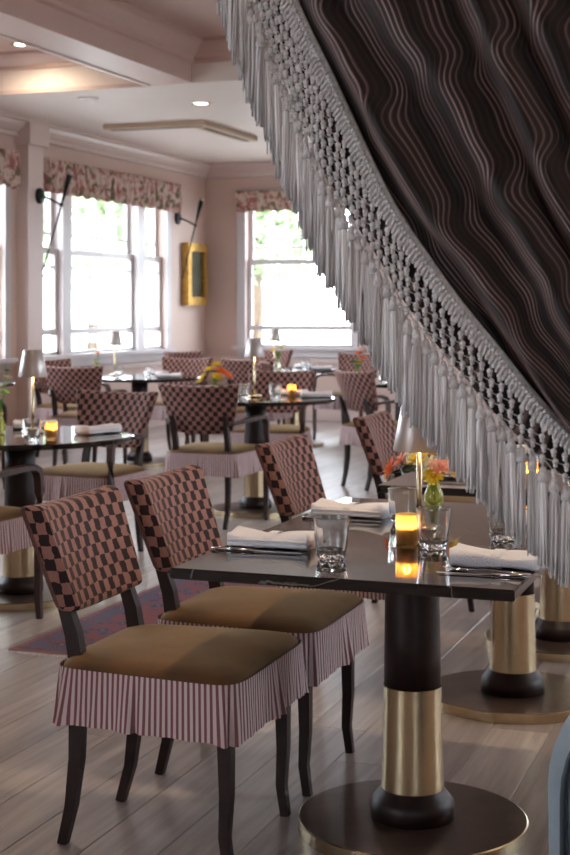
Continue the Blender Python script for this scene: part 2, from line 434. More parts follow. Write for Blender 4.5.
WF = [(-6.85, -4.0), (1.7, 2.6)]  # windows added in the unseen entrance wall to light the fringe
mb = MB()
for x0, x1, z0, z1 in wall_holes(XL - .22, XR + .22, ZH + .1, WF, ZS, ZT): box(mb, (x0, YF - .2, z0), (x1, YF, z1))
struct('wall_behind', mb, 'blush_paint', 'wall behind the viewer')
mb = MB(); box(mb, (XL, YP, 0), (-2.35, YP + .16, ZH)); box(mb, (.62, YP, 0), (XR, YP + .16, ZH)); box(mb, (-2.35, YP, 2.62), (.62, YP + .16, ZH))
struct('wall_front', mb, 'blush_paint', 'partition wall with the curtained opening')

# ceiling: lower ceiling at the far windows, coffers with beams nearer
XB0, XB1, YBM = -4.98, -4.60, 10.62
mb = MB()
box(mb, (XL, YBM, ZC), (XR, YB, ZH + .1))
struct('ceiling', mb, 'ceiling_lit_paint', 'flat pale ceiling over the window end')
mb = MB(); box(mb, (XL - .2, YF, ZH), (XR + .2, YBM, ZH + .1)); struct('ceiling', mb, 'coffer_shaded_paint', 'raised blush ceiling inside the coffers')
def beam(a, b): return struct('ceiling', box(MB(), a, b), 'coffer_shaded_paint', None)
o = beam((XB0, YF, ZC), (XB1, YBM, ZH)); o['label'] = 'long ceiling beam running towards the curtain'
for k, yb in enumerate((6.6,)):
    pass
def crown(name, pts, drop, mat='coffer_shaded_paint'):
    """moulding swept along straight runs: (p0, p1, inward normal, top z)"""
    mb = MB()
    prof = [(0, 0), (.13, 0), (.13, -.022), (.105, -.03), (.085, -.055), (.05, -.085), (.028, -.10), (.028, -.125), (0, -.135)]
    for p0, p1, nrm, z in pts:
        v = []
        for p in (p0, p1):
            for o_, dz in prof: v.append((p[0] + nrm[0] * o_ * drop, p[1] + nrm[1] * o_ * drop, z + dz * drop))
        n = len(prof); f = [(i, i + 1, n + i + 1, n + i) for i in range(n - 1)] + [tuple(range(n)), tuple(reversed(range(n, 2 * n)))]
        mb.add(v, f)
    return struct(name, mb, mat)
o = crown('trim_1', [((XB1, YF), (XB1, YBM), (1, 0), ZH), ((XB1, YBM), (XR, YBM), (0, -1), ZH)], 1.25); o['label'] = 'crown moulding inside the nearer coffer'
o = crown('trim_2', [((XB0, YF), (XB0, YBM), (-1, 0), ZH), ((XL, YBM), (XB0, YBM), (0, -1), ZH), ((XL, YF), (XL, YBM), (1, 0), ZH)], 1.0); o['label'] = 'crown moulding inside the window side coffer'
o = crown('trim_3', [((XL, YBM), (XL, YB), (1, 0), ZC), ((XL, YB), (XR, YB), (0, -1), ZC)], 1.3, 'trim_paint'); o['label'] = 'crown moulding under the flat far ceiling'
# beads along the beam edges
mb = MB(); box(mb, (XB0 - .012, YF, ZC - .012), (XB0 + .02, YBM, ZC + .02)); box(mb, (XL, YBM - .012, ZC - .012), (XB0, YBM + .02, ZC + .02)); struct('trim_4', mb, 'trim_paint', 'thin bead along the lower edges of the beams')
# pilasters between the windows + baseboard
mb = MB(); box(mb, (XL, 12.10, 0), (XL + .13, 12.39, ZC - .02)); box(mb, (XL, 12.06, ZC - .24), (XL + .17, 12.43, ZC - .02)); box(mb, (XL, 12.06, 0), (XL + .16, 12.43, .2))
struct('trim_5', mb, 'trim_paint', 'pale pilaster between the two windows')
mb = MB(); box(mb, (XL, YBM, 0), (XL + .02, YB, .16)); struct('baseboard_left', mb, 'trim_paint')
mb = MB(); box(mb, (XL, YB - .02, 0), (XR, YB, .16)); box(mb, (XL, YB - .025, .70), (XR, YB, .76)); struct('baseboard_back', mb, 'trim_paint', 'baseboard and dado rail on the far wall')
mb = MB(); box(mb, (XL, 12.43, .70), (XL + .025, YB, .76)); struct('trim_6', mb, 'trim_paint', 'dado rail under the side window')

wcount = [0]
def window(kind, a0, a1, cols, label):
    """kind 'L' in the left wall (runs along y), 'B' back wall (along x), 'R' right wall; cols: list of (width share, has mullion)"""
    wcount[0] += 1
    r = empty('window_%d' % wcount[0], (0, 0, 0)); r['kind'] = 'structure'; r['label'] = label
    def T(a, n, z):     # a along wall, n outward from room
        return {'L': (XL - n, a, z), 'B': (a, YB + n, z), 'R': (XR + n, a, z), 'F': (a, YF - n, z)}[kind]
    def bx(mb, a, b, n0, n1, z0, z1):
        p, q = T(a, n0, z0), T(b, n1, z1)
        box(mb, tuple(map(min, p, q)), tuple(map(max, p, q)))
    def put(name, mb, mat): return link(name, mb.mesh(name, mat), r)
    mb = MB()
    bx(mb, a0 - .11, a0, -.03, .0, ZS - .1, ZT + .12); bx(mb, a1, a1 + .11, -.03, .0, ZS - .1, ZT + .12); bx(mb, a0, a1, -.03, .0, ZT, ZT + .12)
    put('casing', mb, 'window_paint')
    mb = MB(); bx(mb, a0 - .16, a1 + .16, -.08, .05, ZS - .04, ZS); bx(mb, a0 - .1, a1 + .1, -.025, 0, ZS - .14, ZS - .04); put('window_sill', mb, 'window_paint')
    tot = sum(cols); q = a0; mul = .19
    avail = (a1 - a0) - mul * (len(cols) - 1)
    for k, w in enumerate(cols):
        b0, b1 = q, q + avail * w / tot; q = b1 + mul
        if k < len(cols) - 1:
            mb = MB(); bx(mb, b1, b1 + mul, -.01, .14, ZS, ZT); put('mullion', mb, 'window_paint')
        zm = 1.93; fw = .06
        for nm, z0, z1, n in (('upper_sash', zm - .03, ZT, .10), ('lower_sash', ZS + .20, zm + .03, .05)):
            mb = MB()
            bx(mb, b0, b0 + fw, n, n + .045, z0, z1); bx(mb, b1 - fw, b1, n, n + .045, z0, z1)
            bx(mb, b0 + fw, b1 - fw, n, n + .045, z0, z0 + .06); bx(mb, b0 + fw, b1 - fw, n, n + .045, z1 - .06, z1)
            if nm == 'upper_sash':
                cxm = (b0 + b1) / 2
                if b1 - b0 > .8: bx(mb, cxm - .011, cxm + .011, n + .01, n + .035, z0 + .06, z1 - .06)
                bx(mb, b0 + fw, b1 - fw, n + .012, n + .033, z0 + .20, z0 + .222)
            else:
                bx(mb, b0 + fw, b1 - fw, n + .012, n + .033, z1 - .20, z1 - .178)
            sash = put(nm, mb, 'window_paint')
            mb = MB(); bx(mb, b0 + fw, b1 - fw, n + .02, n + .024, z0 + .06, z1 - .06)
            link('pane', mb.mesh('pane', 'window_glass'), sash)
        mb = MB(); bx(mb, b0, b0 + .04, .04, .1, ZS, ZS + .2); bx(mb, b1 - .04, b1, .04, .1, ZS, ZS + .2); bx(mb, b0, b1, .04, .1, ZS, ZS + .03)
        low = put('bottom_light', mb, 'window_paint')
        mb = MB(); bx(mb, b0 + .04, b1 - .04, .07, .074, ZS + .03, ZS + .2); link('pane', mb.mesh('pane', 'window_glass'), low)
        # brass sash lock
        mb = MB(); cm = (b0 + b1) / 2; bx(mb, cm - .04, cm + .04, .02, .05, zm + .02, zm + .04); put('sash_lock', mb, 'brass')
    mid = (a0 + a1) / 2; zc = (ZS + ZT) / 2
    rot = {'L': (0, -PI / 2, 0), 'B': (-PI / 2, 0, 0), 'R': (0, PI / 2, 0), 'F': None}[kind]
    p = T(mid, .2, zc)
    if kind in 'BF': portal(p, (-PI / 2 if kind == 'B' else PI / 2, 0, 0), a1 - a0, ZT - ZS)
    else: portal(p, rot, ZT - ZS, a1 - a0)
    return r
window('L', *WL[0], [.62, 2, .72], 'three part white sash window beside the gold framed picture')
window('L', *WL[1], [.62, 2, .72], 'white sash window at the picture edge left of the pilaster')
window('L', *WL[2], [.62, 2, .72], 'sash window out of view along the side wall')
window('L', *WL[3], [.62, 2, .72], 'unseen sash window added in the side wall to light the fringe')  # added on the entrance side for light on the fringe
window('B', *WB[0], [1], 'single white sash window in the far wall')
window('B', *WB[1], [1], 'far wall sash window at the right end')
window('R', *WR[0], [.62, 2, .72], 'far sash window in the right wall')
window('R', *WR[1], [.62, 2, .72], 'near sash window in the right wall')
window('F', *WF[0], [.62, 2, .72], 'unseen sash window added behind the viewer to light the fringe')
window('F', *WF[1], [1], 'unseen single window added behind the viewer to light the fringe')

# outside
o = struct('ground_outside', box(MB(), (-40, -25, -.5), (30, 50, -.4)), 'lawn', 'pale terrace and lawn outside the windows')
def tree(loc, h, rad, label):
    r = empty('tree', loc); tag(r, label, 'tree', 'trees outside the windows')
    mb = MB(); tube(mb, [(0, 0, 0), (.1, 0, h * .4), (0, .1, h * .75)], [.18, .13, .06], 7); link('trunk', mb.mesh('trunk', 'bark'), r)
    mb = MB()
    for k in range(900):
        a, b_, q = random.uniform(0, 2 * PI), random.uniform(-1, 1), random.random() ** .4
        s = math.sqrt(1 - b_ * b_)
        c = Vector((rad * q * s * math.cos(a), rad * q * s * math.sin(a), h * .72 + rad * .9 * q * b_))
        R = Matrix.Rotation(random.uniform(0, 6), 3, 'X') @ Matrix.Rotation(random.uniform(0, 6), 3, 'Z')
        l = random.uniform(.12, .24)
        mb.add([c + R @ Vector(p) for p in ((-l, 0, 0), (0, -l * .4, .02), (l, 0, 0), (0, l * .4, .02))], [(0, 1, 2, 3)])
    link('crown', mb.mesh('crown', 'tree_leaf'), r)
tree((-13.5, 21.5, -.4), 5.2, 1.9, 'leafy green tree seen through the three part side window')
tree((-14.0, 27.0, -.4), 5.0, 1.6, 'second green tree further back outside the side window')
tree((-9.7, 25.2, -.4), 4.6, 1.35, 'green tree outside the single far window')

# ================================================================== WALL THINGS
def valance(kind, a0, a1, z0, z1, label, dep=.12):
    r = empty('window_valance', (0, 0, 0)); tag(r, label, 'valance', 'floral window valances')
    L = a1 - a0; n = int(L * 40); rows = 9
    def fn(i, j):
        t = i / (n - 1); a = a0 + L * t; v = j / (rows - 1)
        e = min(t, 1 - t) * L
        off = dep if e > .03 else dep * e / .03
        gather = .016 * math.sin(a * 2 * PI / .14) * (.3 + .7 * v) + .006 * math.sin(a * 2 * PI / .047)
        z = z1 - (z1 - z0) * v - .022 * abs(math.sin(a * PI / .22)) * v
        nn = off + gather + .015 * math.sin(v * PI)
        p = (XL + nn, a, z) if kind == 'L' else (a, YB - nn, z)
        return p, (a, v)
    mb = MB(); grid(mb, n, rows, fn); o = link('valance_cloth', mb.mesh('valance_cloth', 'floral', True), r)
    md = o.modifiers.new('thick', 'SOLIDIFY'); md.thickness = .006
    mb = MB()
    if kind == 'L': box(mb, (XL, a0 + .02, z1 - .03), (XL + dep - .01, a1 - .02, z1 - .005))
    else: box(mb, (a0 + .02, YB - dep + .01, z1 - .03), (a1 - .02, YB, z1 - .005))
    link('mounting_board', mb.mesh('mounting_board', 'trim_paint'), r)
valance('L', 12.44, 15.72, 2.50, 2.82, 'long gathered floral valance over the three part side window')
valance('L', 8.7, 11.98, 2.50, 2.82, 'floral valance cut off by the picture edge left of the pilaster')
valance('B', -6.62, -5.0, 2.56, 2.80, 'short floral valance over the single far window')

def sconce(y, z, label, x0=XL):
    r = empty('wall_sconce', (x0, y, z)); tag(r, label, 'wall lamp', 'black swing arm wall lamps')
    mb = MB(); lathe(mb, [(.075, 0), (.075, .02), (.06, .032), (.02, .036)], 24)
    mb.v = [(p[2], p[1], p[0]) for p in mb.v]; link('wall_plate', mb.mesh('wall_plate', 'black_metal', False), r)
    mb = MB(); tube(mb, [(.03, 0, 0), (.12, .02, -.035), (.22, .04, -.09)], .011, 8); link('arm', mb.mesh('arm', 'black_metal', True), r)
    d = Vector((.03, .22, .48)).normalized(); c = Vector((.22, .04, -.09))
    mb = MB(); tube(mb, [c - d * .70, c + d * .02], [.008, .010], 8); tube(mb, [c + d * .02, c + d * .32], [.010, .030], 10); link('rod', mb.mesh('rod', 'black_metal', True), r)
    mb = MB(); tube(mb, [c + d * .32, c + d * .36], [.031, .026], 10); link('lamp_head', mb.mesh('lamp_head', 'shade', True), r)
    mb = MB(); ell(mb, c, (.022, .022, .022)); link('pivot', mb.mesh('pivot', 'black_metal', True), r)
p = on_x(39, 196, XL + .13); sconce(p.y, p.z, 'black wall lamp with a slanted rod on the pilaster left of the side window', XL + .13)
p = on_x(177, 218, XL); sconce(p.y, p.z, 'black wall lamp with a slanted rod beside the gold framed picture')

# gilt picture
r = empty('framed_picture', (XL, 0, 0)); tag(r, 'dark painting in a wide gold frame hung by the corner', 'picture')
a0, a1, z0, z1 = 15.98, 16.58, 1.40, 2.15; w = .10
mb = MB()
for q0, q1, s0, s1 in ((a0, a1, z0, z0 + w), (a0, a1, z1 - w, z1), (a0, a0 + w, z0 + w, z1 - w), (a1 - w, a1, z0 + w, z1 - w)): box(mb, (.005, q0, s0), (.09, q1, s1))
link('frame', mb.mesh('frame', 'gold_frame'), r)
mb = MB(); box(mb, (.005, a0 + w, z0 + w), (.04, a1 - w, z1 - w)); link('canvas', mb.mesh('canvas', 'painting'), r)

# ceiling fittings
def spot(parent, z, power, ang=2.1):
    l = bpy.data.lights.new('downlight', 'SPOT'); l.energy = power; l.color = (1, .78, .55); l.spot_size = ang; l.spot_blend = .7; l.shadow_soft_size = .06
    o = bpy.data.objects.new('downlight_bulb', l); C.objects.link(o); o.parent = parent; o.location = (0, 0, -.02)
def downlight(x, y, z, label, power=40, on=True, ang=2.1):
    r = empty('recessed_light', (x, y, z)); tag(r, label, 'ceiling light', 'recessed ceiling lights')
    mb = MB(); lathe(mb, [(.055, -.001), (.085, -.012), (.09, -.004), (.09, .0)], 28, cap=False); link('trim_ring', mb.mesh('trim_ring', 'trim_paint', True), r)
    mb = MB(); lathe(mb, [(.06, -.003), (.03, -.006)], 24); link('lens', mb.mesh('lens', 'lamp_glow' if on else 'shade'), r)
    if on: spot(r, z, power, ang)
def at_z(px, py, z): t = FPX * (z - CAMZ) / (HZ - py); rx, ry = ray(px); return rx * t, ry * t
x, y = at_z(201, 103, ZC); downlight(x, y, ZC, 'lit round downlight in the flat ceiling near the L shaped vent', 16)
x, y = at_z(88, 98, ZC); downlight(x, y, ZC, 'unlit round fitting in the flat ceiling just behind the beam', on=False)
x, y = at_z(22, 44, ZH); downlight(x, y, ZH, 'lit round downlight inside the window side coffer', 15, True, 3.0)
for k, (x, y, lab) in enumerate([(-5.9, 6.3, 'downlight of the window side coffer out of view'), (-2.9, 8.4, 'downlight above the middle round table'), (-2.9, 4.6, 'downlight above the runner rug'), (-.4, 8.0, 'downlight above the far square tables'), (-.45, 3.9, 'downlight above the front table'), (1.6, 6.0, 'downlight near the right wall')]):
    downlight(x, y, ZH, lab, (14, 14, 14, 14, 65, 40)[k])
downlight(-.5, .4, ZH, 'unseen downlight added in the entrance to light the curtain front', 12)  # unseen lamp added for light on the curtain front

r = empty('ceiling_vent', (0, 0, ZC)); tag(r, 'L shaped slim air vent in the flat ceiling', 'vent')
for nm, a, b_ in (('slot_frame', (-6.45, 12.72), (-5.38, 12.90)), ('slot_frame', (-5.56, 12.90), (-5.38, 14.15))):
    mb = MB(); box(mb, (a[0], a[1], -.05), (b_[0], b_[1], -.001), .006); o = link(nm, mb.mesh(nm, 'vent_paint'), r)
    mb = MB()
    if b_[0] - a[0] > b_[1] - a[1]: box(mb, (a[0] + .05, a[1] + .07, -.054), (b_[0] - .05, a[1] + .11, -.05))
    else: box(mb, (a[0] + .07, a[1] + .05, -.054), (a[0] + .11, b_[1] - .05, -.05))
    link('slot', mb.mesh('slot', 'black_metal'), o)

# ================================================================== CHAIRS (face +x, origin on the floor under the seat centre)
def build_backrest(zb, zt, wb, wt, th0=.062, R=.72, xb=-.205):
    """upholstered back: gently concave, boxed edges, flaring towards the top"""
    mb = MB(); nA = 20; nE = 5; rows = 17; tilt = .38
    loop = [(1, -1 + 2 * i / (nA - 1), 0) for i in range(nA)] + [(0, 1, i / nE) for i in range(1, nE)]
    loop += [(-1, 1 - 2 * i / (nA - 1), 1) for i in range(nA)] + [(0, -1, i / nE) for i in range(1, nE)]
    def prof(v):
        e = .07
        if v < .2: a = (1 - v / .2) * PI / 2; return e * (1 - math.sin(a)), math.cos(a) ** .55
        if v > .8: a = (v - .8) / .2 * PI / 2; return 1 - e * (1 - math.sin(a)), math.cos(a) ** .55
        return e + (1 - 2 * e) * (v - .2) / .6, 1.0
    def fn(i, j):
        side, u, cap = loop[i]; v = j / (rows - 1); hv, tv = prof(v)
        hw = wb + (wt - wb) * hv ** .8 - .010 * (1 - tv)
        phi = math.asin(hw / R); th = th0 * max(tv, .05)
        if side: off = side * (th / 2 + .004 * math.cos(u * PI / 2)); ph = phi * u; cu = 0
        else:
            off = (1 - 2 * cap) * th / 2 * (1 if u > 0 else -1); ph = phi * u + u * .006 / R * math.sin(PI * cap); cu = cap * th if u > 0 else (1 - cap) * th
        z0_ = zb + .010 * u * u; z1_ = zt - .014 * (1 - u * u)
        z = z0_ + (z1_ - z0_) * hv
        px = xb - tilt * (z - .60) + (R - R * math.cos(ph)) + off * math.cos(ph)
        py = R * math.sin(ph) - off * math.sin(ph)
        uvx = R * ph + (cu if u > 0 else -cu) + (1.0 if side >= 0 else 3.0)
        return (px, py, z), (uvx, (z - zb) * 1.04)
    grid(mb, len(loop), rows, fn, closed=True)
    n = len(loop); mb.f.append(tuple(reversed(range(n)))); mb.f.append(tuple(range((rows - 1) * n, rows * n)))
    me = mb.mesh('backrest', 'checked_velvet', True); me.set_sharp_from_angle(angle=math.radians(48)); return me
def seat_outline(n, grow=0.0):
    """rounded trapezoid, wider at the front (+x); returns points and arc lengths"""
    pts = []
    hx, hyf, hyb, e = .247 + grow, .270 + grow, .228 + grow, 8.5
    for k in range(n):
        a = 2 * PI * k / n
        c, s = math.cos(a), math.sin(a)
        x = hx * abs(c) ** (2 / e) * (1 if c >= 0 else -1); t = (x + hx) / (2 * hx)
        y = (hyb + (hyf - hyb) * t) * abs(s) ** (2 / e) * (1 if s >= 0 else -1)
        pts.append((x + .008, y))
    # even out the spacing along the outline
    acc = [0]
    for k in range(n): acc.append(acc[-1] + math.dist(pts[k], pts[(k + 1) % n]))
    T = acc[-1]; out = []; j = 0
    for k in range(n):
        d = T * k / n
        while acc[j + 1] < d: j += 1
        q = (d - acc[j]) / max(1e-9, acc[j + 1] - acc[j]); p0, p1 = pts[j], pts[(j + 1) % n]
        out.append((p0[0] + (p1[0] - p0[0]) * q, p0[1] + (p1[1] - p0[1]) * q))
    return out, T
def build_seat():
    mb = MB(); n = 72; pts, T = seat_outline(n)
    rings = [(1.0, .42), (1.005, .442), (1.0, .456), (.978, .468), (.93, .477), (.8, .486), (.6, .494), (.35, .498), (.12, .50)]
    def fn(i, j): s, z = rings[j]; return (pts[i][0] * s, pts[i][1] * s, z), (0, 0)
    grid(mb, n, len(rings), fn, closed=True)
    mb.f.append(tuple(range((len(rings) - 1) * n, len(rings) * n))); mb.f.append(tuple(reversed(range(n))))
    return mb.mesh('seat', 'suede', True)
def build_skirt():
    mb = MB(); n = 264; pts, T = seat_outline(n, .004); rows = 7
    # pleats at the four corners and in the middle of each side
    def cor(sx, sy): return min(range(n), key=lambda k: -(pts[k][0] * sx + pts[k][1] * sy))
    C4 = [cor(1, 1), cor(-1, 1), cor(-1, -1), cor(1, -1)]
    def near(px, py): return min(range(n), key=lambda k: (pts[k][0] - px) ** 2 + (pts[k][1] - py) ** 2)
    M4 = [near(.24, 0), near(0, .23), near(-.24, 0), near(0, -.23)]
    def cd(k, c): d = abs(k - c); return min(d, n - d) * T / n
    def fn(i, j):
        v = j / (rows - 1); x, y = pts[i]
        L = math.hypot(x, y); nx, ny = x / L, y / L
        off = .003 + .007 * v
        for c in C4: d = cd(i, c); off += v * (.017 * math.exp(-((d - .020) / .016) ** 2) - .020 * math.exp(-(d / .008) ** 2))
        for c in M4: d = cd(i, c); off += v * (.010 * math.exp(-((d - .016) / .012) ** 2) - .012 * math.exp(-(d / .006) ** 2))
        q_ = i * T / n; off += v * (.003 * math.sin(q_ * 2 * PI / .084) + .0015 * math.sin(q_ * 2 * PI / .037 + 5 * v) + .003 * math.sin(q_ * 2 * PI / .17 + 1))
        dz = 0
        for c in C4: d = cd(i, c); dz += .010 * math.exp(-(d / .03) ** 2)
        z = .460 - (.136 + dz) * v
        return (x + nx * off, y + ny * off, z), (i * T / n, v)
    grid(mb, n, rows, fn, closed=True)
    return mb.mesh('skirt', 'ticking', True)
def leg_front(sy, arm=False):
    mb = MB(); y = sy * .205
    path = [(.205, y, .44), (.210, y, .30), (.212, y, .18), (.207, y, .08), (.198 + .02, y, 0)]
    tube(mb, path, [.026, .024, .021, .018, .016], 4, up=(1, 0, 0)); return mb.mesh('leg', 'dark_wood')
def leg_rear(sy):
    mb = MB(); y = sy * .172
    path = [(-.245, y * .97, 0), (-.218, y, .10), (-.203, y, .22), (-.200, y, .34), (-.200, y, .46), (-.212, y, .53), (-.236, y, .60), (-.268, y, .69)]
    tube(mb, path, [.017, .020, .024, .026, .027, .026, .022, .012], 4, up=(1, 0, 0), rx=[.016, .018, .021, .023, .023, .022, .02, .015]); return mb.mesh('leg', 'dark_wood')
def arm_mesh(sy):
    mb = MB(); y0, y1 = sy * .225, sy * .272
    path = [(-.215, sy * .20, .640), (-.15, sy * .245, .655), (-.05, y1, .663), (.08, y1, .667), (.17, y1, .664), (.212, y1, .648), (.231, y1, .612), (.235, y1, .55), (.233, y1, .44), (.230, y1, .34)]
    tube(mb, path, [.014, .015, .016, .017, .018, .021, .022, .021, .020, .020], 4, up=(0, 0, 1), rx=[.022, .026, .032, .032, .030, .028, .025, .023, .021, .021], twist=0.0); return mb
def arm_leg(sy):
    mb = arm_mesh(sy)
    return mb.mesh('arm', 'dark_wood_lit')
BACK, BACK2, SEAT, SKIRT = build_backrest(.578, .853, .192, .226, .060, .72, -.245), build_backrest(.575, .89, .178, .258, .05, .60, -.20), build_seat(), build_skirt()
LF = [leg_front(1), leg_front(-1)]; LR = [leg_rear(1), leg_rear(-1)]
ARM = [arm_leg(1), arm_leg(-1)]
def armfoot(sy):
    mb = MB(); y = sy * .272
    tube(mb, [(.230, y, .35), (.228, y, .22), (.226, y, .10), (.236, y, 0)], [.021, .021, .019, .016], 4, up=(1, 0, 0)); return mb.mesh('leg', 'dark_wood_lit')
LA = [armfoot(1), armfoot(-1)]
side_chair = [('seat', SEAT, []), ('skirt', SKIRT, []), ('backrest', BACK, [])] + [('leg', m_, []) for m_ in LF + LR]
arm_chair = [('seat', SEAT, []), ('skirt', SKIRT, []), ('backrest', BACK2, [])] + [('leg', m_, []) for m_ in LA + LR] + [('arm', m_, []) for m_ in ARM]
G1 = 'checked chairs along the rectangular tables'; G2 = 'checked armchairs at the round tables'
CH = 'chair'
inst(side_chair, 'dining_chair', (-1.512, 3.412, 0), .01, 'nearest checked dining chair with brown suede seat and striped skirt', CH, G1)
inst(side_chair, 'dining_chair', (-1.512, 3.992, 0), .01, 'second checked dining chair, right behind the nearest one at the front table', CH, G1)
inst(side_chair, 'dining_chair', (-1.56, 5.17, 0), 0, 'third checked dining chair, beyond the far napkin of the front table', CH, G1)
inst(side_chair, 'dining_chair', (-1.61, 6.55, 0), 0, 'fourth checked dining chair, just left of the front lamp shade', CH, G1)
def armc(x, y, rz, label): inst(arm_chair, 'armchair', (x, y, 0), rz, label, CH, G2)
H = PI / 2
armc(-3.40, 5.33, H, 'checked armchair cut off at the left edge before the left round table')
armc(-3.66, 7.08, -H - .10, 'checked armchair facing the viewer behind the left round table')
armc(-3.50, 8.43, H + .03, 'checked armchair seen from behind, in front of the middle round table')
armc(-3.66, 9.95, -H + .1, 'checked armchair facing the viewer behind the middle round table')
armc(-3.02, 10.60, .85, 'dark checked armchair seen from behind, left of the tassels at the far round table')
armc(-5.62, 10.75, H + .1, 'checked armchair seen from behind, between the left lamp and the window table')
armc(-5.75, 9.15, .35, 'checked armchair at the left edge behind the left table lamp')
armc(-5.55, 12.45, -H, 'checked armchair facing the viewer behind the window table')
armc(-6.30, 11.75, -.3, 'checked armchair on the window side of the window table')
armc(-4.70, 11.75, -H - 1.2, 'checked armchair on the aisle side of the window table')
armc(-4.85, 12.75, H, 'checked armchair seen from behind at the far corner table')
armc(-4.45, 14.35, -H - .2, 'checked armchair facing the viewer beyond the far corner table')
armc(-5.75, 15.3, -H, 'checked armchair against the far wall left of the far window')
armc(-6.25, 14.6, -.5, 'checked armchair close to the gold framed picture')

# ================================================================== TABLES
def pedestal(D=.58):
    parts = []
    mb = MB(); lathe(mb, [(.0705, .735), (.0705, .62), (.072, .50), (.0735, .375)], 40); parts.append(('wood_column', mb.mesh('wood_column', 'dark_wood', True), []))
    mb = MB(); lathe(mb, [(.0745, .372), (.0745, .366), (.078, .20), (.0815, .105)], 48, cap=False); parts.append(('brass_sleeve', mb.mesh('brass_sleeve', 'brass', True), []))
    mb = MB(); lathe(mb, [(.079, .115), (.084, .105), (.098, .088), (.106, .078), (.108, .068), (.108, .034)], 48); parts.append(('foot_collar', mb.mesh('foot_collar', 'dark_wood', True), []))
    mb = MB(); lathe(mb, [(D / 2 - .006, .028), (D / 2 - .0035, .0345), (.05, .0352)], 64); disc = mb.mesh('base_disc', 'base_top')
    mb = MB(); lathe(mb, [(D / 2 - .01, .0), (D / 2, .001), (D / 2, .032), (D / 2 - .004, .0345)], 72, cap=False); rim = mb.mesh('brass_rim', 'brass', False)
    parts.append(('base_disc', disc, [('brass_rim', rim)]))
    mb = MB(); box(mb, (-.16, -.16, .727), (.16, .16, .736)); parts.append(('mounting_plate', mb.mesh('mounting_plate', 'black_metal'), []))
    return parts
PED = pedestal(.592)
TT = .76
def top_rect(w, l):
    mb = MB(); box(mb, (-w / 2, -l / 2, TT - .025), (w / 2, l / 2, TT), .004); return mb.mesh('table_top', 'marble')
def top_round(R):
    mb = MB(); lathe(mb, [(R - .006, TT - .025), (R, TT - .020), (R, TT - .005), (R - .005, TT)], 72); return mb.mesh('table_top', 'marble')
TR1, TR2, TRO = top_rect(.78, 1.31), top_rect(.78, .66), top_round(.53)
def table(top, x, y, label, group): inst([('table_top', top, [])] + PED, 'pedestal_table', (x, y, 0), 0, label, 'table', group)
GA, GB = 'rectangular marble pedestal tables', 'round marble pedestal tables'
table(TR1, -.955, 3.638, 'nearest black marble table on a brass and wood pedestal, set with crystal glasses', GA)
table(TR2, -.945, 4.95, 'second black marble table, its brass pedestal right behind the nearest table', GA)
table(TR2, -.925, 5.83, 'third marble table, its base seen at the right edge under the tassels', GA)
table(TR2, -.925, 6.71, 'fourth marble table hidden behind the tassels', GA)
table(TRO, -3.435, 5.93, 'left round black marble table nearest the left edge', GB)
table(TRO, -3.425, 8.97, 'middle round black marble table with yellow flowers', GB)
table(TRO, -3.05, 11.35, 'far round marble table just left of the tassels', GB)
table(TRO, -5.45, 11.45, 'round marble table in front of the three part side window', GB)
table(TRO, -4.75, 13.5, 'round marble table in front of the single far window', GB)
table(TRO, -6.45, 10.0, 'round marble table behind the left table lamp', GB)

# ================================================================== RUG
r = empty('runner_rug', (-2.45, 5.9, 0)); tag(r, 'red and navy patterned runner rug with fringed end on the aisle', 'rug')
hw, hl = .50, .90
mb = MB(); box(mb, (-hw + .12, -hl + .13, .0005), (hw - .12, hl - .13, .0085)); link('field', mb.mesh('field', 'rug_field'), r)
mb = MB()
for a, b_ in (((-hw + .03, -hl + .03), (-hw + .12, hl - .03)), ((hw - .12, -hl + .03), (hw - .03, hl - .03)), ((-hw + .12, -hl + .03), (hw - .12, -hl + .13)), ((-hw + .12, hl - .13), (hw - .12, hl - .03))): box(mb, (a[0], a[1], .0005), (b_[0], b_[1], .008))
link('border', mb.mesh('border', 'rug_border'), r)
mb = MB()
for a, b_ in (((-hw, -hl), (-hw + .03, hl)), ((hw - .03, -hl), (hw, hl)), ((-hw + .03, -hl), (hw - .03, -hl + .03)), ((-hw + .03, hl - .03), (hw - .03, hl))): box(mb, (a[0], a[1], .0005), (b_[0], b_[1], .007))
link('binding', mb.mesh('binding', 'rug_edge'), r)
mb = MB()
for e in (-1, 1):
    for k in range(90):
        x = -hw + .005 + k * (2 * hw - .01) / 89; q = random.uniform(-.006, .006)
        tube(mb, [(x, e * hl, .004), (x + q, e * (hl + random.uniform(.025, .045)), .002)], .0018, 4)
o = link('fringe', mb.mesh('fringe', 'linen'), r); o['kind'] = 'stuff'; o['label'] = 'cream fringe'

